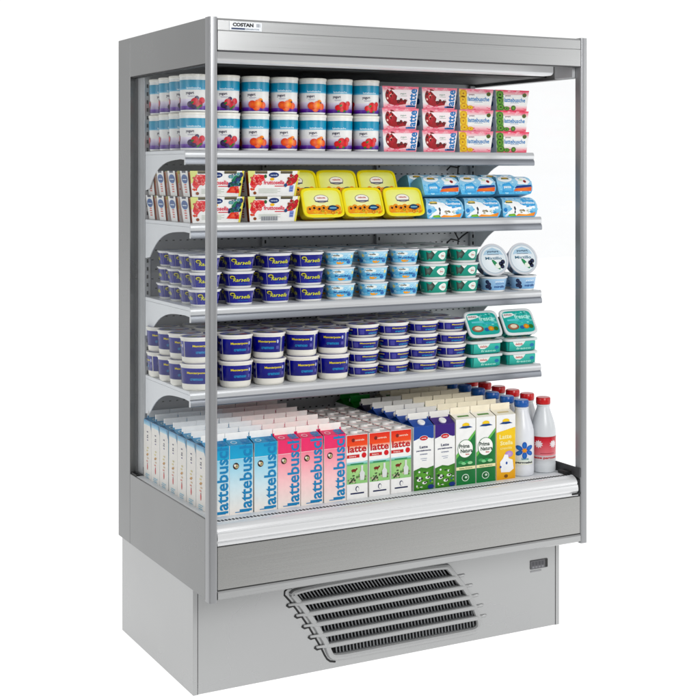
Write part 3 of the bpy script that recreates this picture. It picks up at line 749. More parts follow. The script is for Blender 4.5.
# --- blue and white cheese sleeves (shelf two right) -----------------------------
def cheese_sleeve(style):
    t = thing('dessert_pack'); hh = .0665; m = MB()
    prof = [(-.0385, 0, .0650), (-.0425, .010, .0700), (-.0435, .024, .0725), (-.0415, .040, .0725), (-.0350, .054, .0690), (-.024, .0625, .0640), (-.010, hh, .0615)]
    prof += [(-a, b, c) for a, b, c in prof[::-1]]
    n = len(prof); vs = [(-c, a, b) for a, b, c in prof] + [(c, a, b) for a, b, c in prof]
    m.add(vs, [(i, n + i, n + (i + 1) % n, (i + 1) % n) for i in range(n)] + [tuple(range(n)), tuple(range(2 * n - 1, n - 1, -1))], h('8fcbe6'))
    f = prof[:7]; L = [0]
    for a, b in zip(f, f[1:]): L.append(L[-1] + math.hypot(b[0] - a[0], b[1] - a[1]))
    def P(u, v, o):
        v = max(0, min(L[-1], v))
        for k in range(6):
            if v <= L[k + 1] or k == 5:
                a, b = f[k], f[k + 1]; tt = (v - L[k]) / (L[k + 1] - L[k]); dx, dz = b[0] - a[0], b[1] - a[1]; l = math.hypot(dx, dz); w = a[2] + (b[2] - a[2]) * tt
                return (u * w, a[0] + dx * tt - dz / l * o, a[1] + dz * tt + dx / l * o)
    T = L[-1]; v1 = .066
    m.rect(P, -1, 0, 1, T, .0004, h('6cc0e8'), h('cfeaf6'), 1, 14)
    m.scatter(P, -.95, .004, .95, T - .006, 46, .10, .004, .0006, ['9ad6f0', 'bfe6f6', '58b0e0', 'e4f4fa', '7cc6ea'], 3 + style)
    if style:      # lid side with the oval badge
        m.ell(P, -.50, .056, .42, .0135, .0014, h('f7fafa'), 4, n=24); m.ell(P, -.50, .056, .36, .0095, .0017, h('e9eef0'), 2, n=20)
        m.ell(P, -.50, .059, .20, .0040, .0020, h('e3b53a'), 2, n=14); m.rect(P, -.72, .0525, -.28, .0570, .0021, h('57704c'))
        m.blob(P, [(.18, .034), (.12, .058), (.36, .066), (.80, .062), (.90, .042), (.70, .032)], .0014, h('f4f7f8'), 4)
        m.ell(P, .60, .044, .09, .0055, .0020, h('b8403a'), 1, n=8, cc=h('6a3a30')); m.ell(P, .40, .050, .12, .0045, .0020, h('d9ead0'), 1, n=8)
        m.blob(P, [(-.05, .020), (.10, .028), (.92, .031), (.95, .025), (.3, .021)], .0019, h('2f4a94'), 2)
        m.blob(P, [(-.12, .010), (.02, .019), (.94, .024), (.94, .010)], .0018, h('e86a2a'), 2, h('f29a4a'))
        m.blob(P, [(-.80, .006), (-.72, .034), (-.30, .040), (-.10, .024), (-.16, .006)], .0016, h('4aa8de'), 3, h('8fd0ee'))
        m.text(P, 'panna', -.46, .022, .42, .009, .0022, h('eef8fc'), bold=.03)
    else:
        m.blob(P, [(-.86, .006), (-.90, .050), (-.62, .060), (-.10, .054), (.20, .040), (.84, .038), (.88, .006)], .0014, h('f8fafa'), 5)
        m.ell(P, -.62, .054, .22, .0050, .0019, h('d9b23a'), 2, n=14, cc=h('f0e2a0')); m.rect(P, -.80, .049, -.42, .0525, .0021, h('4f6f52'))
        m.blob(P, [(.02, .046), (.20, .060), (.90, .060), (.92, .040), (.40, .034)], .0016, h('4fa8de'), 3, h('86c8ec'))
        m.text(P, 'fiordilatte', .46, .050, .80, .0085, .0021, h('f2fafe'), bold=.03)
        m.blob(P, [(-.34, .014), (-.36, .036), (-.30, .038), (-.24, .030), (-.27, .014)], .0018, h('3a4a5a'), 1)
        m.ell(P, -.84, .026, .10, .007, .0018, h('2f8fd0'), 1, n=12); m.scatter(P, .0, .016, .5, .028, 8, .07, .003, .0018, ['c8d8c0', '9ab08a', 'e8eee4', '8a5a44'], 8)
        m.blob(P, [(-.30, .004), (-.10, .012), (.40, .010), (.90, .017), (.90, .004)], .0019, h('f0902e'), 2, h('f6c04a'))
        m.blob(P, [(-.70, .004), (-.66, .011), (-.32, .013), (-.22, .004)], .0020, h('6fae3c'), 1, h('a0cc50'))
    m.build('sleeve', M['print'], t)
    for x in (-.031, .031):
        for q in (-1, 1):
            m = MB(); m.loft([(.0, .022, .015), (.030, .026, .018), (.032, .0275, .0185), (.0345, .0275, .0185)], 16, c=h('dfeaf0'))
            m.build('cup', M['gloss'], t, loc=(x, q * .019, .002))
    return t
cs = cheese_sleeve(0); cs2 = cheese_sleeve(1)
for i, x in enumerate((.936, 1.087, 1.240)):
    for r in (0, 1):
        place(cs, (x, .262 + .087 * r, SH[1][0] + .0002), (0, 0, random.uniform(-.01, .01)),
              f'light blue dessert pack, lower tier, {LMR[i]} column, {ROWN[r]}, second shelf', 'dessert pack', 'light blue dessert packs on the second shelf')
for i, x in enumerate((.928, 1.075, 1.228)):
    for r in (0, 1):
        place(cs2, (x - .003 * r, .268 + .085 * r, SH[1][0] + .0672 + .004 + .0065 * r), (-.22, 0, random.uniform(-.02, .02)),
              f'light blue dessert pack tipped back, upper tier, {LMR[i]} column, {ROWN[r]}, second shelf', 'dessert pack', 'light blue dessert packs on the second shelf')

# --- small oval cups, shelf three --------------------------------------------------
def oval_cup(style):
    t = thing({'navy': 'cheese_cup', 'blue': 'cheese_cup', 'green': 'cheese_cup', 'berry': 'yogurt_cup'}[style])
    hh = .047; a0, a1 = .0395, .0475; b0, b1 = .0335, .0405
    if style == 'berry': b0, b1 = a0, a1
    prof = lambda v: (a0 + (a1 - a0) * v / hh, b0 + (b1 - b0) * v / hh); e = 2. if style == 'berry' else 2.7
    m = MB(); m.loft([(0, a0 * .95, b0 * .95), (.002, a0, b0), (hh, a1, b1)], 36, e, c=white)
    R = .045; P = around(R, prof, e); c = pi * R
    if style == 'navy':
        m.rect(P, -c * .98, .0065, -.0405, .0435, .0004, h('2a2b9c'), h('20228a'), 18, 1)
        m.rect(P, -.039, .0065, .042, .0435, .0004, h('2c309e'), h('20228a'), 18, 1); m.rect(P, .046, .0065, c * .98, .0435, .0004, h('2a2b9c'), h('20228a'), 18, 1)
        for q in (0, -.085, .085):
            m.ell(P, q - .024, .0335, .0095, .0052, .0007, h('d8cf3a'), 2, n=12); m.ell(P, q - .023, .0325, .0065, .0030, .0009, h('15163e'), 1, n=10)
            m.text(P, 'Ranella', q + .003, .0255, .046, .0115, .0013, h('dfe04a'), bold=.015, shear=.3); m.text(P, 'ricotta', q + .006, .0135, .026, .0042, .0009, h('3a74b8'), bold=.02)
        m.rect(P, .032, .022, .037, .037, .0008, h('8a86c8'))
    elif style == 'blue':
        m.rect(P, -c, .008, c, hh, .0004, h('86cae8'), h('c2e3f1'), 36, 3); m.scatter(P, -.06, .010, .06, .044, 40, .006, .003, .0005, ['a8daf0', '6cbce4', 'd4eef8'], 4)
        m.rect(P, -c, .018, c, .030, .0006, h('62b2dc'), h('86c8e6'), 36, 1)
        for q in (0, -.09, .09):
            m.blob(P, [(q - .036, .044), (q - .008, .045), (q + .004, .036), (q - .012, .030), (q - .034, .032)], .0009, h('eef4f2'), 3)
            m.text(P, 'stella', q - .018, .0385, .022, .005, .0013, h('6a5a2a'), bold=.03); m.text(P, 'Stracchino', q - .004, .0245, .050, .0068, .0012, h('1f5aa0'), bold=.03)
            m.ell(P, q - .008, .0145, .010, .005, .001, h('efb04a'), 2, n=10); m.ell(P, q + .018, .016, .009, .005, .001, h('2b78b8'), 2, n=10); m.ell(P, q + .03, .034, .006, .006, .001, h('f3e6a0'), 1, n=8)
    elif style == 'green':
        m.rect(P, -c, .007, c, hh - .003, .0004, h('1f9a86'), h('30ac9a'), 36, 1)
        for q in (0, -.1, .1):
            m.blob(P, [(q - .042, .012), (q - .044, .040), (q - .018, .044), (q - .010, .030), (q - .022, .014)], .0008, h('26332f'), 3, h('7a8a80'))
            m.blob(P, [(q - .02, .043), (q - .002, .043), (q - .010, .033)], .001, h('eef2ee'), 2)
            m.ell(P, q + .012, .026, .0125, .0125, .0010, h('f2f3f0'), 3, n=18); m.ell(P, q + .012, .026, .0085, .0085, .0013, h('d9e8df'), 2, n=14, cc=h('f5f5f2')); m.text(P, 'bio', q + .012, .026, .011, .006, .0016, h('c24a4a'), bold=.02)
            m.rect(P, q + .027, .014, q + .040, .018, .0009, h('7fc0ae'))
    else:
        m.rect(P, -c, .006, c, hh - .002, .0004, h('8db9de'), h('b6d3ea'), 36, 2)
        for q in (0, -.1, .1):
            for du, dv in ((-.044, .018), (-.036, .026), (-.042, .034), (-.034, .014)): m.ell(P, q + du, dv, .007, .007, .001, h('1c2340'), 2, n=10, cc=h('3d4c7a'))
            m.text(P, 'yogurt', q + .002, .035, .034, .006, .0009, h('f6fafc'), bold=.03); m.text(P, 'mirtillo', q + .004, .018, .044, .0085, .0009, h('355f9a'), bold=.03); m.rect(P, q - .014, .027, q + .022, .029, .0009, h('587fb4'))
    m.build('cup', M['gloss'], t)
    m = MB(); m.loft([(hh, a1, b1), (hh + .0005, a1 + .003, b1 + .003), (hh + .004, a1 + .003, b1 + .003)], 36, e, cap0=False, cap1=False, c=h('e9e9ea'))
    m.loft([(hh + .004, a1 + .003, b1 + .003), (hh + .0048, a1 + .0015, b1 + .0015), (hh + .0042, a1 - .003, b1 - .003)], 36, e, cap0=False, c=h('d8dade'))
    m.build('rim', M['gloss'], t)
    m = MB(); Q = plane((0, 0, hh + .0046), (1, 0, 0), (0, 1, 0))
    if style == 'berry':
        m.ell(Q, 0, 0, .0445, .0445, .0001, h('c9d6de'), 1, n=32); m.ell(Q, 0, 0, .041, .041, .0003, h('eef2f4'), 1, n=32); m.ell(Q, 0, 0, .0385, .0385, .0004, h('e4ecf0'), 1, n=32, cc=h('f4f7f8'))
        m.blob(Q, [(-.034, .014), (-.026, .027), (0, .0375), (.026, .027), (.034, .014), (.0, .018)], .0006, h('bcd6e6'), 1)
        m.text(Q, 'yogurt', 0, .024, .040, .008, .0008, h('3f5f78'), bold=.03); m.rect(Q, -.02, .015, .02, .017, .0008, h('6f8aa0'))
        m.text(Q, 'Mirtillo', 0, .004, .056, .009, .0009, h('5a8aa0'), bold=.02)
        m.ell(Q, .006, -.016, .020, .006, .0008, h('3f9a6a'), 1, rot=-.9, n=12); m.ell(Q, .012, -.020, .010, .008, .0009, h('eef4ea'), 1)
        for du, dv in ((.022, -.014), (.030, -.008), (.026, -.022)): m.ell(Q, du, dv, .0072, .0072, .0011, h('141a34'), 1, n=12, cc=h('34426a'))
    else:
        cc = {'navy': ('eceef2', 'a8acd0'), 'blue': ('eef3f6', 'a8d0e6'), 'green': ('eef0ee', 'b4d4c6')}[style]
        m.ell(Q, 0, 0, a1 * .94, b1 * .94, .0001, h(cc[0]), 1, n=28); m.ell(Q, -.004, .002, a1 * .5, b1 * .42, .0003, h(cc[1]), 1, n=20)
    m.build('foil_lid', M['foil'] if style != 'berry' else M['gloss'], t)
    return t
oc = {k: oval_cup(k) for k in ('navy', 'blue', 'green', 'berry')}
CX = [(.093, 'navy'), (.206, 'navy'), (.328, 'navy'), (.445, 'navy'), (.558, 'blue'), (.681, 'blue'), (.801, 'blue'), (.916, 'green'), (1.038, 'green')]
CN = {'navy': 'navy cheese cup with yellow script', 'blue': 'light blue cheese cup', 'green': 'dark green cheese cup with white seal'}
cnt = {}
for i, (x, k) in enumerate(CX):
    j = cnt.get(k, 0); cnt[k] = j + 1
    for r in range(4):
        for tier in range(3):
            place(oc[k], (x + random.uniform(-.003, .003), .262 + .094 * r + random.uniform(-.002, .002), SH[2][0] + .0002 + tier * .0522), (0, 0, random.uniform(-.22, .02)),
                  f'{CN[k]}, {TI[tier]} tier, {NTH[j]} column, {ROWN[r]}, third shelf', 'cheese cup', f'{k if k != "blue" else "light blue"} cheese cups on the third shelf')
for i, x in enumerate((1.157, 1.280)):
    for r in (0, 1):
        place(oc['berry'], (x, .262 + .1 * r, SH[2][0] + .0002), (0, 0, random.uniform(-.1, .1)),
              f'pale blue blueberry yogurt cup, lower tier, {("left", "right")[i]} column, {ROWN[r]}, third shelf', 'yogurt cup', 'blueberry yogurt cups on the third shelf')
    a = math.radians(72); rr = .0508 * 1.12
    tc_ = place(oc['berry'], (x - .006, .294, SH[2][0] + .0522 + rr * math.sin(a) - .047 * math.cos(a) + .0003), (a, 0, -.12),
          f'{("left", "right")[i]} blueberry yogurt cup tipped to show its round lid, third shelf', 'yogurt cup', 'blueberry yogurt cups on the third shelf')
    tc_.scale = (1.12, 1.12, 1.12)

# --- shelf four -----------------------------------------------------------------------
def masc_tub(hh, big):
    t = thing('mascarpone_tub' if big else 'flat_cheese_tub'); a1 = .0525; a0 = .0475 if big else .046
    e = 2.25
    prof = lambda v: (a0 + (a1 - a0) * min(1, v / hh), (a0 + (a1 - a0) * min(1, v / hh)) * .92)
    m = MB(); cr = h('f0eee6')
    m.loft([(0, a0 * .88, a0 * .81), (.002, a0 * .94, a0 * .865), (.008, a0, a0 * .92), (hh, a1, a1 * .92)], 40, e, c=cr)
    R = .051; P = around(R, prof, e); c = pi * R
    z0, z1 = (.021, .069) if big else (.0085, .0315)
    segs = ((-.150, -.060), (-.056, .048), (.056, .150)) if big else ((-.155, -.053), (-.050, .048), (.052, .155))
    for a, b in segs:
        m.rect(P, a, z0, b, z1, .0004, h('1f2084'), h('2c2e9c'), 16, 1)
        q = (a + b) / 2; s = 1 if big else .62; ht = .0088 if big else .0055; zc = (z0 + z1) / 2
        m.text(P, 'Mascarpone', q + .006, zc + .0055 * s + (.004 if big else .001), .052, ht, .0009, h('ead94a'), bold=.035)
        m.text(P, 'cremoso', q + .008, zc - .010 * s, .036, .0062 * s + .001, .0009, h('3fa0d0'), bold=.03)
        if big:
            m.ell(P, q - .034, zc + .004, .006, .010, .0007, h('3a3a90'), 2, n=10); m.rect(P, q + .034, zc - .014, q + .044, zc - .004, .0008, h('6a68b0')); m.ell(P, q + .039, zc + .010, .004, .006, .0009, h('c4c8e8'), 1, n=8)
        else: m.rect(P, q - .042, z0 + .003, q - .026, z1 - .004, .0007, h('5a58a8'))
    m.rect(P, .047, z0 + .002, .0545, z1 - .003, .0008, h('9aa0b0'))
    m.build('tub', M['gloss'], t)
    m = MB(); b1 = a1 * .92
    m.loft([(hh, a1, b1), (hh + .0003, a1 + .0025, b1 + .0025), (hh + .005, a1 + .0025, b1 + .0025), (hh + .0062, a1 + .001, b1 + .001), (hh + .0055, a1 - .003, b1 - .003)], 40, e, cap0=False, c=h('f3f1ec'))
    m.build('lid', M['gloss'], t)
    m = MB(); Q = plane((0, 0, hh + .0057), (1, 0, 0), (0, 1, 0))
    m.ell(Q, 0, 0, a1 * .93, b1 * .93, .0001, h('7c80b8'), 1, n=28, cc=h('b4b6d4')); m.ell(Q, .008, .01, .026, .016, .0003, h('e0dee0'), 1, n=16); m.ell(Q, -.02, -.014, .016, .010, .0004, h('5f8a3a'), 1, n=12, cc=h('d8c84a')); m.ell(Q, .02, -.02, .014, .009, .0005, h('c86a3a'), 1, n=10)
    m.build('lid_label', M['gloss'], t)
    return t
bt = masc_tub(.0755, True); ft = masc_tub(.0365, False)
for i, x in enumerate((.069, .198, .313, .429, .542)):
    for r in range(4 if i < 2 else 3):
        for tier in (0, 1):
            place(bt, (x + random.uniform(-.0015, .0015) + (.0 if i else .004), .274 + .106 * r * (.95 if r else 1), SH[3][0] + .0002 + tier * .0817), (0, 0, random.choice((-.55, -.15, -.35, .05))),
                  f'navy labelled mascarpone tub, {("lower", "upper")[tier]} tier, {ORD[i]}, {ROWN[r]}, fourth shelf', 'mascarpone tub', 'white and navy mascarpone tubs on the fourth shelf')
T4 = ['bottom', 'second lowest', 'second highest', 'top']
for i, x in enumerate((.653, .768, .880, .990)):
    for r in range(3):
        for tier in range(4):
            place(ft, (x + random.uniform(-.003, .003), .276 + .104 * r + random.uniform(-.003, .003), SH[3][0] + .0002 + tier * .0427), (0, 0, random.uniform(-.3, .3)),
                  f'flat navy cheese tub, {T4[tier]} in the {NTH[i]} stack, {ROWN[r]}, fourth shelf', 'cheese tub', 'flat navy cheese tubs on the fourth shelf')
tt = rect_tub('turquoise')
for i, x in enumerate((1.113, 1.260)):
    for r in (0, 1):
        for tier in (0, 1):
            place(tt, (x, .276 + .104 * r, SH[3][0] + .0002 + tier * .0453), (0, 0, random.uniform(-.02, .02)),
                  f'turquoise cheese tub, {("bottom", "middle")[tier]} tier, {("left", "right")[i]} stack, {ROWN[r]}, fourth shelf', 'cheese tub', 'turquoise cheese tubs on the fourth shelf')
    lean_place(tt, x - .006, .285, SH[3][0] + .0002 + .0907, math.radians(58), .044 * 1.13, .044, .039,
               label=f'turquoise cheese tub tilted to show its lid, {("left", "right")[i]} stack, fourth shelf', cat='cheese tub', group='turquoise cheese tubs on the fourth shelf')

# --- cartons on the deck ------------------------------------------------------------------
CW, CD = .0378, .0368
def gable(style, hs, hr, top, side, fin, cap=None, front=None):
    """gable carton: shoulder height hs, ridge height hr"""
    t = thing('milk_carton'); m = MB(); w, d = CW, CD
    def box_faces():
        v = [(-w, -d, 0), (w, -d, 0), (w, d, 0), (-w, d, 0), (-w, -d, hs), (w, -d, hs), (w, d, hs), (-w, d, hs)]
        m.add([v[0], v[1], v[5], v[4]], [(0, 1, 2, 3)], white)
        m.add([v[1], v[2], v[6], v[5]], [(0, 1, 2, 3)], side); m.add([v[3], v[0], v[4], v[7]], [(0, 1, 2, 3)], side); m.add([v[2], v[3], v[7], v[6]], [(0, 1, 2, 3)], white)
        m.add([v[0], v[3], v[2], v[1]], [(0, 1, 2, 3)], white)
    box_faces()
    # roof: front and back slopes, tucked triangular ends
    m.add([(-w, -d, hs), (w, -d, hs), (w, -.0016, hr), (-w, -.0016, hr)], [(0, 1, 2, 3)], top)
    m.add([(w, d, hs), (-w, d, hs), (-w, .0016, hr), (w, .0016, hr)], [(0, 1, 2, 3)], top)
    for s in (-1, 1):
        a = [(s * w, -d, hs), (s * w, d, hs), (s * (w - .019), 0, hr - .004)]
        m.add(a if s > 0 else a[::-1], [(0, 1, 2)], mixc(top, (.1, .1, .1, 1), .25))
        m.add([(s * w, -d, hs), (s * (w - .019), 0, hr - .004), (s * w, -.0016, hr)], [(0, 1, 2)] if s < 0 else [(0, 2, 1)], top)
        m.add([(s * w, d, hs), (s * (w - .019), 0, hr - .004), (s * w, .0016, hr)], [(0, 1, 2)] if s > 0 else [(0, 2, 1)], top)
    m.box(-w, w, -.0016, .0016, hr - .001, hr + .021, fin)
    m.box(-w - .0002, -w + .0045, -.0019, .0019, hr - .001, hr + .006, top); m.box(w - .0045, w + .0002, -.0019, .0019, hr - .001, hr + .006, top)
    P = lambda u, v, o: (u, -d - o, v)
    L = math.hypot(d, hr - hs)
    R_ = plane((0, -d, hs), (1, 0, 0), (0, d, hr - hs))
    if front: front(m, P, R_, hs, L)
    # printed side panels
    PL_ = plane((-w, 0, 0), (0, -1, 0), (0, 0, 1)); 
    return t, m, PL_
def latte_front(c_top, c_mid, c_low, c_roof):
    def f(m, P, Rf, hs, L):
        w = CW
        m.rect(P, -w + .0006, .001, w - .0006, hs * .42, .0003, h('f6efe8'), c_low, 1, 3)
        m.rect(P, -w + .0006, hs * .42, w - .0006, hs * .80, .0003, c_low, c_mid, 1, 3)
        m.rect(P, -w + .0006, hs * .80, w - .0006, hs, .0003, c_top, c_roof)
        m.rect(P, -w + .0006, hs * .795, w - .0006, hs * .803, .0006, mixc(c_mid, white, .6))
        m.ell(Rf, -.018, L * .45, .0105, .010, .0005, mixc(c_top, white, .55), 1); m.ell(Rf, -.018, L * .45, .007, .006, .0008, c_roof, 1)
        m.rect(Rf, .006, .004, .034, L - .006, .0004, mixc(c_roof, h('1a78c0'), .6))
        bl = h('2a92c2')
        def PW(u, v, o): return P(u, v, o) if v <= hs else Rf(u, v - hs, o)
        m.text(PW, 'lattebusche', .0145, (hs + L) * .5 + .003, hs + L - .010, .040, .0011, bl, rot=pi / 2, bold=.022)
        m.rect(P, -.020, .006, .026, .0085, .0011, bl)
        m.ell(P, -.0175, hs * .70, .0095, .010, .0012, h('241a16'), 1, cc=h('6f4a36')); m.ell(P, -.0155, hs * .695, .0055, .006, .0015, h('e7c4a6'), 1, cc=h('4f8a4a')); m.ell(P, -.021, hs * .71, .0035, .004, .0016, h('e9e4da'), 1)
    return f
def side_latte(m, P, hs):
    bl = h('1f8fb8')
    m.rect(P, -CD + .0006, hs - .016, CD - .0006, hs - .0005, .0003, h('c4e4f0'), h('2f9ccc'))
    m.blob(P, [(CD - .0008, hs - .0005), (CD - .0008, hs - .030), (CD - .018, hs - .0005)], .0005, bl, 1)
    for k, (v, c) in enumerate(((.168, '46306a'), (.156, '2f2450'), (.150, '3b2a60'), (.141, '7a6a9a'))): m.rect(P, -.006 + .002 * (k % 2), v, .006, v + .0035, .0006, h(c))
    for k, (v, c) in enumerate(((.118, 'd9cf9a'), (.108, 'e5d8a0'), (.098, 'd8a83c'), (.094, 'c98f2c'), (.084, 'd9c0a0'), (.074, 'e0a090'))): m.ell(P, .003 * (-1) ** k, v, .0085, .0028, .0006, h(c), 1, n=8)
    m.ell(P, 0, .056, .0045, .0105, .0006, h('e04a4c'), 1, n=12); m.ell(P, 0, .066, .003, .003, .0007, h('b83a40'), 1, n=8)
    for k in range(4): m.rect(P, -.020 + .003 * (k % 2), .014 + k * .0055, .018 - .004 * (k % 3), .0162 + k * .0055, .0006, h('7cc4de'))
    m.rect(P, -CD + .001, .002, CD - .001, .0045, .0006, h('9fd2e4'))
HS, HR = .207, .217
blue_c, mb, PLb = gable('blue', HS, HR, h('1a9cc8'), h('f3efe9'), h('fffdfa'), front=latte_front(h('45b4d8'), h('9fd6ea'), h('d6eaf0'), h('30a6d0')))
side_latte(mb, PLb, HS); mb.build('carton', M['print'], blue_c)
pink_c, mb, PLb = gable('pink', HS, HR, h('ee4f7e'), h('f3ece8'), h('fffaf4'), front=latte_front(h('ee5f86'), h('f69aac'), h('fbd0d2'), h('ee5a86')))
side_latte(mb, PLb, HS); mb.build('carton', M['print'], pink_c)
def front_pasture(topc):
    def f(m, P, Rf, hs, L):
        w = CW
        pts = [(-w + .0005, hs), (-w + .0005, hs - .044)] + [(-w + 2 * w * k / 10, hs - .044 + .010 * math.sin(pi * k / 10)) for k in range(1, 10)] + [(w - .0005, hs - .040), (w - .0005, hs)]
        m.blob(P, pts, .0003, topc, 1)
        m.ell(P, 0, hs - .038, .0165, .0085, .0007, h('dfe3ea'), 1); m.ell(P, 0, hs - .038, .0150, .0072, .0010, h('d0262c'), 1); m.text(P, 'carnia', 0, hs - .038, .018, .0045, .0013, h('f6e6e0'), bold=.03)
        m.text(P, 'Latte', .0, hs - .066, .030, .0085, .0006, h('1e2c62'), bold=.03); m.text(P, 'parzialmente', 0, hs - .078, .054, .0066, .0006, h('243068'), bold=.035)
        m.text(P, 'scremato', 0, hs - .089, .028, .0042, .0006, h('5a6a90')); m.rect(P, -.012, hs - .104, .012, hs - .1025, .0006, h('8a96b0')); m.rect(P, -.007, hs - .110, .010, hs - .1085, .0006, h('8a96b0'))
        m.blob(P, [(-w + .0005, .001), (-w + .0005, .066), (-.01, .074), (.012, .070), (w - .0005, .076), (w - .0005, .001)], .0004, h('3f7f2c'), 3, h('72b04a'))
        random.seed(3)
        for k in range(26):
            u = random.uniform(-w + .006, w - .006); v = random.uniform(.008, .060)
            m.ell(P, u, v, random.uniform(.002, .006), random.uniform(.0015, .004), .0006 + k * .00002, h(random.choice(['2c6a28', '8fc25a', '1f2f2a', 'e6ece6', '6fae4a', '4f6f9a'])), 1, n=7)
        for u, v in ((-.018, .034), (.014, .040), (.002, .024)):
            m.ell(P, u, v, .0085, .0045, .0013, h('f2f2f0'), 1, n=10); m.ell(P, u + .002, v + .001, .004, .003, .0015, h('1a1c24'), 1, n=8); m.ell(P, u + .009, v + .003, .003, .0025, .0015, h('23232a'), 1, n=7)
        m.ell(P, .026, .010, .012, .007, .0017, h('1f3f8a'), 1, n=10)
    return f
def screw_cap(t, loc, nrm, r, hh, col, name='cap'):
    m = MB(); n0 = 0
    m.loft([(0, r, r), (hh * .8, r, r), (hh, r * .9, r * .9)], 24, c=col)
    N = Vector(nrm).normalized(); q = Vector((0, 0, 1)).rotation_difference(N)
    m.v = [tuple(q @ Vector(p) + Vector(loc)) for p in m.v]
    return m.build(name, M['gloss'], t)
HB, HBR = .205, .222
past = {}
for nm, c in (('blue', h('1d57a8')), ('purple', h('4a2a86')), ('dark', h('20204e'))):
    t, mb, _ = gable(nm, HB, HBR, c, h('eceeed'), h('f0eee8'), front=front_pasture(c)); mb.build('carton', M['print'], t)
    sl = Vector((0, -(HBR - HB), CD)).normalized()
    screw_cap(t, (0, -CD * .55, HB + (HBR - HB) * .45 + .0002), (0, -(HBR - HB), CD), .0125, .006, h('f4f4f2')); past[nm] = t
def front_natura(green):
    G = h('1c8a4a') if green else h('eec41c'); G2 = h('0f6f38') if green else h('e0a414')
    def f(m, P, Rf, hs, L):
        w = CW - .0006
        if green:
            m.blob(P, [(-w, .001), (-w, .100), (w, .176), (w, .001)], .0003, G, 3, G2)
            m.blob(P, [(-w, .100), (w, .176), (w, .166), (-w, .086)], .0005, h('7cc26a'), 1)
            m.ell(P, -.002, .118, .030, .030, .0008, h('2f7f4a'), 1, n=28); m.ell(P, -.002, .118, .0283, .0283, .0011, h('f5f6f2'), 1, n=28)
            m.text(P, 'Prima', -.006, .127, .040, .0135, .0014, h('2a4a3c'), bold=.03); m.text(P, 'Natura', .002, .1115, .046, .0125, .0014, h('2a4a3c'), bold=.03); m.text(P, 'bio', .006, .100, .014, .006, .0014, h('c0412f'), bold=.03)
            for k in range(4): m.ell(P, -.02 + .012 * k, .075 - .004 * (k % 2), .010, .005, .0008 + .0001 * k, h(['57a86a', '8fcf9a', '2f9f5c', 'a8d8a8'][k]), 1, n=9)
            m.rect(P, -w, .050, w, .060, .0009, h('efe9bf')); m.text(P, 'latte fresco', 0, .055, .05, .0045, .0012, h('4f7a4a'))
            m.ell(P, -.002, .024, .014, .012, .0009, h('d8e8da'), 1); m.ell(P, -.002, .024, .0115, .0095, .0012, h('1f6f3c'), 1); m.ell(P, .0, .025, .005, .004, .0015, h('cfe0d0'), 1, n=8)
        else:
            m.rect(P, -w, .001, w, .150, .0003, h('e8ae14'), h('f2cf2c'), 1, 3)
            m.blob(P, [(-w, .150), (-w, .158), (-.01, .163), (w, .172), (w, .150)], .0004, h('f2cf2c'), 1)
            m.text(P, 'Latte', -.002, .143, .048, .015, .0008, h('f8efb4'), bold=.03); m.text(P, 'Stella', .002, .122, .050, .014, .0008, h('f8efb4'), bold=.03); m.text(P, 'crescita', .0, .105, .046, .009, .0008, h('f6e9a0'), bold=.02)
            m.ell(P, .012, .084, .016, .011, .0008, h('b694c8'), 1, n=12, cc=h('d6b8dc'))
            m.blob(P, [(-.020, .026), (-.024, .060), (-.012, .072), (-.006, .084), (.008, .082), (.010, .070), (.026, .064), (.030, .034), (.014, .024)], .0011, h('f4f5f6'), 1)
            m.ell(P, .002, .055, .004, .005, .0014, h('3a66b0'), 1, n=8); m.ell(P, -.022, .044, .004, .004, .0014, h('3a66b0'), 1, n=8)
            m.ell(P, .0, .012, .008, .006, .0008, h('8a5f14'), 1, n=8)
        m.ell(P, 0, hs - .020, .014, .0075, .0007, h('f0cf3a'), 1, n=14); m.blob(P, [(-.026, hs - .029), (-.012, hs - .023), (.012, hs - .023), (.026, hs - .029), (0, hs - .031)], .0010, h('2f5f9a'), 1)
        m.text(P, 'granarolo', 0, hs - .0275, .040, .0055, .0013, h('1f3f74'), bold=.03)
        m.rect(Rf, -.022, L * .35, .022, L * .6, .0004, h('5f9a4a') if green else h('d8c9a0'))
    return f
HG = .215
natg, mb, _ = gable('g', HG, HG + .012, h('f9f5ea'), h('e9e8de'), h('faf2de'), front=front_natura(True)); mb.build('carton', M['print'], natg)
naty, mb, _ = gable('y', HG, HG + .012, h('f4efe0'), h('f0dfa0'), h('faf2de'), front=front_natura(False)); mb.build('carton', M['print'], naty)

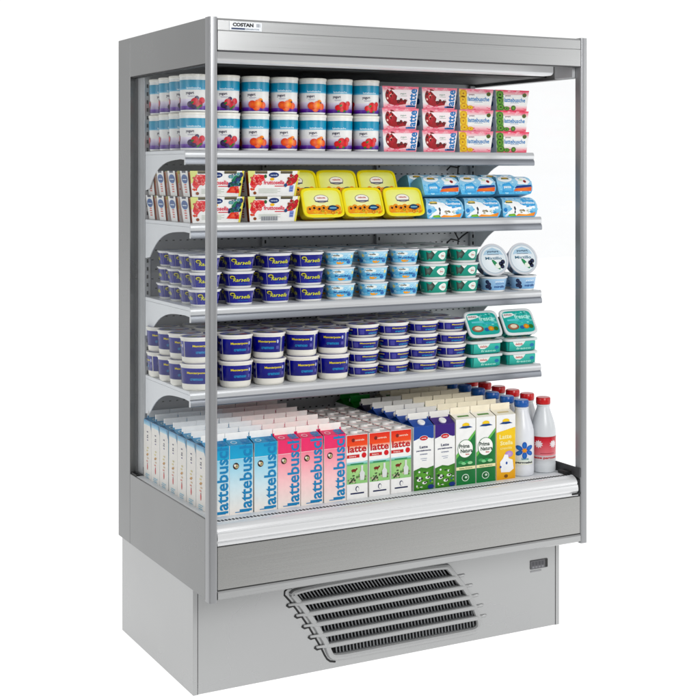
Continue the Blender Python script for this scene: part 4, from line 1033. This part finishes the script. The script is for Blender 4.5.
def brick():
    t = thing('milk_carton'); w, d, hh = CW, CD, .202; m = MB()
    m.box(-w, w, -d, d, 0, hh, h('f3f2ef'), bev=.0012)
    P = lambda u, v, o: (u, -d - o, v); a = w - .0015
    m.rect(P, -a, hh - .036, a, hh - .002, .0003, h('f07050'), h('e0341c'), 1, 2)
    m.rect(P, -a, hh - .050, a, hh - .036, .0003, h('f6efe8'), h('f3a48c'))
    m.ell(P, -.014, hh - .018, .006, .006, .0006, h('8a2a20'), 1, n=10); m.text(P, 'centrale', .008, hh - .018, .034, .006, .0006, h('f3d9c8'), bold=.02)
    m.text(P, 'latte', .0, hh - .045, .066, .022, .0008, h('c8242a'), bold=.03)
    m.rect(P, -a, hh - .073, .008, hh - .063, .0006, h('d02a2c')); m.text(P, 'intero', -.016, hh - .068, .024, .0055, .0009, h('f4dcd6')); m.ell(P, .024, hh - .067, .0085, .0085, .0006, h('d8343a'), 1, n=14)
    m.blob(P, [(-a, .048), (-a, .116), (-.01, .110), (a, .118), (a, .048)], .0003, h('9fcf8e'), 2, h('b9dc9c'))
    m.rect(P, -a, .106, a, .116, .0005, h('58b07a'), h('bfe2ee'))
    m.rect(P, -.024, .108, .022, .1115, .0007, h('3a8f5c'))
    m.ell(P, -.012, .090, .0095, .0048, .0008, h('8a3a2a'), 1, n=10); m.ell(P, -.002, .094, .003, .003, .0010, h('7a2f24'), 1, n=8)
    for q in (-.018, -.008): m.rect(P, q, .082, q + .0016, .088, .0009, h('7a2f24'))
    random.seed(5)
    for k in range(18):
        m.ell(P, random.uniform(-.030, .030), random.uniform(.050, .076), random.uniform(.002, .006), random.uniform(.002, .0045), .0008 + .00003 * k, h(random.choice(['4f5f3c', 'c9c4a8', '8a8f72', '6a9a4c', 'e2dcc4', '3f4a34'])), 1, n=7)
    m.blob(P, [(.010, .058), (.008, .080), (.013, .088), (.013, .104), (.020, .104), (.020, .088), (.026, .080), (.024, .058)], .0016, h('dfe2e0'), 1)
    m.blob(P, [(-.030, .052), (-.014, .068), (-.010, .066), (-.026, .050)], .0017, h('3c4636'), 1)
    m.rect(P, -a, .002, a, .047, .0005, h('f4f3f1'))
    m.rect(P, -.024, .016, .024, .0205, .0008, h('2c3560')); m.ell(P, .0, .032, .0065, .0085, .0008, h('39426a'), 1, n=12); m.ell(P, .001, .031, .0045, .0065, .0011, h('f4f3f1'), 1, n=12)
    T = plane((0, 0, hh), (1, 0, 0), (0, 1, 0))
    m.rect(T, -w + .002, .0, w - .002, .004, .0004, h('d8a09a')); m.rect(T, -w + .002, .004, w - .002, .012, .0004, h('e9e6e2'))
    m.rect(T, -w + .001, -d + .002, -w + .006, d - .002, .0005, h('c4343a')); m.rect(T, -w + .006, -d + .001, w - .002, -d + .004, .0005, h('d8504a'))
    m.box(-w + .001, w - .001, -.0012, .0012, hh - .0005, hh + .004, h('efe9e4'))
    m.build('carton', M['print'], t)
    screw_cap(t, (-.004, -.020, hh), (0, 0, 1), .0125, .009, h('f0efec'))
    return t
brk = brick()
ROWD = .0788; Y0 = .1305
DC = [(.0645, blue_c, 'blue'), (.142, blue_c, 'blue'), (.2205, blue_c, 'blue'), (.298, pink_c, 'pink'), (.376, pink_c, 'pink'), (.455, pink_c, 'pink'), (.5335, brk, 'red'), (.6135, brk, 'red'), (.6935, brk, 'red')]
MN = {'blue': 'blue and white milk carton', 'pink': 'pink and white milk carton', 'red': 'square red and white milk carton'}
ccount = {}
def deck_put(proto, x, r, label, cat, group, y=None, rz=.012, r0=0.):
    place(proto, (x + random.uniform(-.0006, .0006), ((Y0 + ROWD * r * .985) if y is None else y) + random.uniform(-.0012, .0012), DZ + .0002), (0, 0, r0 + random.uniform(-rz, rz)), label, cat, group)
random.seed(11)
for x, p, k in DC:
    j = ccount.get(k, 0); ccount[k] = j + 1
    nm = ('left', 'middle', 'right')[j]
    for r in range(7 if k != 'red' else 6):
        deck_put(p, x, r, f'{MN[k]}, {nm} {k} column, {ROWN[r]}, bottom deck', 'milk carton', f'{k} milk cartons on the bottom deck')
BC = [('blue', 'blue', 'blue', 'blue', 'dark', 'green', 'green'), ('purple', 'blue', 'blue', 'dark', 'dark', 'green')]
for c, x in enumerate((.7755, .8555)):
    for r, k in enumerate(BC[c] if c == 0 else BC[c][:5]):
        if k == 'green': lab = 'milk carton with green top'; p = natg
        else: lab = {'blue': 'royal blue topped milk carton', 'purple': 'purple topped milk carton', 'dark': 'dark navy topped milk carton'}[k]; p = past[k]
        if k == 'green':
            if 'green_top' not in past:
                t, mb, _ = gable('gt', HB, HBR, h('2c8a3c'), h('eceeed'), h('2f9444'), front=front_pasture(h('2c8a3c'))); mb.build('carton', M['print'], t)
                screw_cap(t, (0, -CD * .55, HB + (HBR - HB) * .45 + .0002), (0, -(HBR - HB), CD), .0125, .006, h('f4f4f2')); past['green_top'] = t
            p = past['green_top']
        deck_put(p, x, r, f'{lab} with pasture picture, {("left", "right")[c]} column, {ROWN[r]}, bottom deck', 'milk carton', 'pasture milk cartons on the bottom deck')
for c, x in enumerate((.935, 1.0145, 1.0935)):
    for r in range(7):
        p = natg if c < 2 else naty
        lab = 'green and white milk carton' if c < 2 else 'yellow and white milk carton'
        deck_put(p, x, r, f'{lab}, {("left column", "right column", "single yellow column")[c]}, {ROWN[r]}, bottom deck', 'milk carton', ('green' if c < 2 else 'yellow') + ' milk cartons on the bottom deck')

def bottle(kind):
    t = thing('milk_bottle'); m = MB()
    wt = h('e6e8ec') if kind == 'blue' else h('dfe2e4')
    S_ = [(0, .032), (.002, .036), (.008, .0385), (.030, .0385), (.033, .0378), (.036, .0385), (.130, .0388), (.148, .0380), (.165, .0348), (.185, .0290), (.203, .0235), (.216, .0200), (.222, .0190), (.224, .0215), (.228, .0215), (.229, .0185), (.236, .0185)]
    S_ = [(z, r * 1.1) for z, r in S_]; m.loft([(z, r, r) for z, r in S_], 36, c=wt)
    def prof(v):
        for a, b in zip(S_, S_[1:]):
            if a[0] <= v <= b[0]: q = a[1] + (b[1] - a[1]) * (v - a[0]) / (b[0] - a[0]); return (q, q)
        return (.0424, .0424)
    P = around(.0385, prof); c = pi * .0385
    if kind == 'blue':
        u0, v0 = .0, .088
        for k in range(6):
            a = k * pi / 3 + pi / 6; m.ell(P, u0 + .019 * math.cos(a), v0 + .017 * math.sin(a), .0118, .0076, .0008, h('1f62b4'), 3, rot=a, n=14, cc=h('3a86d0'))
        m.ell(P, u0, v0, .0072, .0072, .0012, h('d98a1c'), 2, n=12, cc=h('f2b43a'))
        m.rect(P, -.028, .040, .030, .056, .0004, h('e9e9dc'), h('dfe8e0'), 12, 1); m.text(P, 'latte', .002, .0605, .022, .008, .0008, h('58a0a8'), bold=.02); m.text(P, 'parmalat', 0, .047, .056, .0085, .0009, h('2a3046'), bold=.04)
        m.blob(P, [(-.040, .040), (-.044, .074), (-.030, .064), (-.028, .044)], .0007, h('ecd98a'), 2)
    else:
        m.rect(P, -c, .060, c, .122, .0003, h('e89098'), h('cf2236'), 40, 4)
        m.rect(P, -c, .117, c, .123, .0006, h('c41c30'), None, 40, 1)
        for u0 in (-.026, .022, .070):
            pts = []
            for k in range(20):
                a = k * pi / 10; r_ = .0145 if k % 2 else .0095; pts.append((u0 + r_ * math.cos(a), .098 + r_ * math.sin(a)))
            m.blob(P, pts, .0008, h('ecdfe2'), 3, h('f6eef0'))
        m.rect(P, -c, .040, c, .060, .0003, h('d5d8da'), h('dcc6c9'), 40, 1)
        m.text(P, 'latte parmalat', .0, .0515, .082, .0095, .0008, h('d0283a'), bold=.04); m.rect(P, -.02, .066, .026, .068, .0008, h('b8505c'))
    m.build('bottle', M['gloss'], t)
    m = MB(); cc = h('1769b5') if kind == 'blue' else h('cf1c24'); n = 40
    ring = lambda z, r, k: [((r + (k * .0007 if i % 2 else 0)) * math.sin(2 * pi * i / n), -(r + (k * .0007 if i % 2 else 0)) * math.cos(2 * pi * i / n), z) for i in range(n)]
    vs = ring(.2295, .0236, 0) + ring(.232, .0241, 1) + ring(.248, .0239, 1) + ring(.2515, .022, 0)
    fs = [(k * n + i, k * n + (i + 1) % n, (k + 1) * n + (i + 1) % n, (k + 1) * n + i) for k in range(3) for i in range(n)] + [tuple(range(n - 1, -1, -1)), tuple(range(3 * n, 4 * n))]
    m.add(vs, fs, cc); m.build('cap', M['gloss'], t, 50)
    return t
bb, rb = bottle('blue'), bottle('red')
for r in range(6):
    deck_put(bb, 1.187, r, f'white milk bottle with blue cap, {ROWN[r]}, bottom deck', 'milk bottle', 'blue capped milk bottles on the bottom deck', y=.1345 + .0885 * r, rz=.08, r0=-.40)
    deck_put(rb, 1.2815, r, f'milk bottle with red cap and red label, {ROWN[r]}, by the glass, bottom deck', 'milk bottle', 'red capped milk bottles on the bottom deck', y=.142 + .0875 * r + (.006 if r else 0), rz=.08, r0=-.40)

# ================================================================= SETTING
m = MB(); m.box(-12, 14, -12, 16, -.02, 0); 
gm = plain('glowing_white_floor', (.32, .32, .32, 1), .6, 0, .01, 3, emit=.9)  # floor is no lamp; glow added to keep the ground pure white
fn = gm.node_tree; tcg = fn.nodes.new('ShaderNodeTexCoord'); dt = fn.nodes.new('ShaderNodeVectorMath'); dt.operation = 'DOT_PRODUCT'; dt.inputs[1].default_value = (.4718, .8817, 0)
rr_ = fn.nodes.new('ShaderNodeMapRange'); rr_.interpolation_type = 'SMOOTHSTEP'; rr_.inputs['From Min'].default_value = -1.1; rr_.inputs['From Max'].default_value = .08; rr_.inputs['To Min'].default_value = .18; rr_.inputs['To Max'].default_value = .93  # added glow fades towards the front to grade reflections in the metal
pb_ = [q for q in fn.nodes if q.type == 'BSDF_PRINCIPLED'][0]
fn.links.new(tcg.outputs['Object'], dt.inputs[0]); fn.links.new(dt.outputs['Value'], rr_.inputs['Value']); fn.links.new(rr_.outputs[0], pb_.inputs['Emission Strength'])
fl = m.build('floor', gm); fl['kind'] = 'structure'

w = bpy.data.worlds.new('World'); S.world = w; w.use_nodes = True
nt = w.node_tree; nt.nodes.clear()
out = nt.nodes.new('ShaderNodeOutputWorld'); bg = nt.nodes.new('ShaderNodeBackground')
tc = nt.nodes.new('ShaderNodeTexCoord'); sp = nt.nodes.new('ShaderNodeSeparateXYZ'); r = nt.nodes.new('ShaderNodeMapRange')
vd = nt.nodes.new('ShaderNodeVectorMath'); vd.operation = 'DOT_PRODUCT'; vd.inputs[1].default_value = (.4718, .8817, 0)   # view direction; world set white ahead, greyer elsewhere to shade metal and interior
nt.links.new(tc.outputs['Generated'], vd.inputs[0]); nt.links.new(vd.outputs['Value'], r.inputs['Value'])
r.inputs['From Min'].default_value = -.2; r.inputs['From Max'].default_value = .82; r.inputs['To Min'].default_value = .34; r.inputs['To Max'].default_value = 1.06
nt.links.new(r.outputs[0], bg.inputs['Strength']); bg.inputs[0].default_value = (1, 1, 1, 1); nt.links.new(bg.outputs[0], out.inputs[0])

def area(name, loc, target, size, power, sy=None):
    l = bpy.data.lights.new(name, 'AREA'); l.energy = power; l.size = size
    if sy: l.shape = 'RECTANGLE'; l.size_y = sy
    o = bpy.data.objects.new(name, l); COL.objects.link(o); o.location = loc
    o.rotation_euler = (Vector(target) - Vector(loc)).to_track_quat('-Z', 'Y').to_euler(); return o
area('key_area_light', (.6, -4.2, 2.9), (.7, .3, .8), 1.8, 118)  # added area light out of view, main light from the front
area('fill_area_light', (4.6, -3.0, 1.7), (.7, .2, 1.0), 1.8, 30)  # added weaker area light, unseen, from the right
area('side_area_light', (-4.2, -.6, 2.2), (0, .4, .9), 2.0, 32)  # unseen area light added to brighten the left side and base

cam = bpy.data.cameras.new('camera'); co = bpy.data.objects.new('camera', cam); COL.objects.link(co)
co.location = (-1.4651, -3.5943, 1.5583); co.rotation_euler = (pi / 2, 0, -.4913)
cam.sensor_width = 36; cam.lens = 1345.7 / 700 * 36; cam.shift_y = -(350 - 170.76) / 700; cam.clip_end = 100; cam.clip_start = .05
S.camera = co
S.view_settings.view_transform = 'Standard'; S.view_settings.look = 'None'; S.view_settings.exposure = 0
S.render.engine = 'CYCLES'; S.cycles.max_bounces = 8; S.cycles.transparent_max_bounces = 12
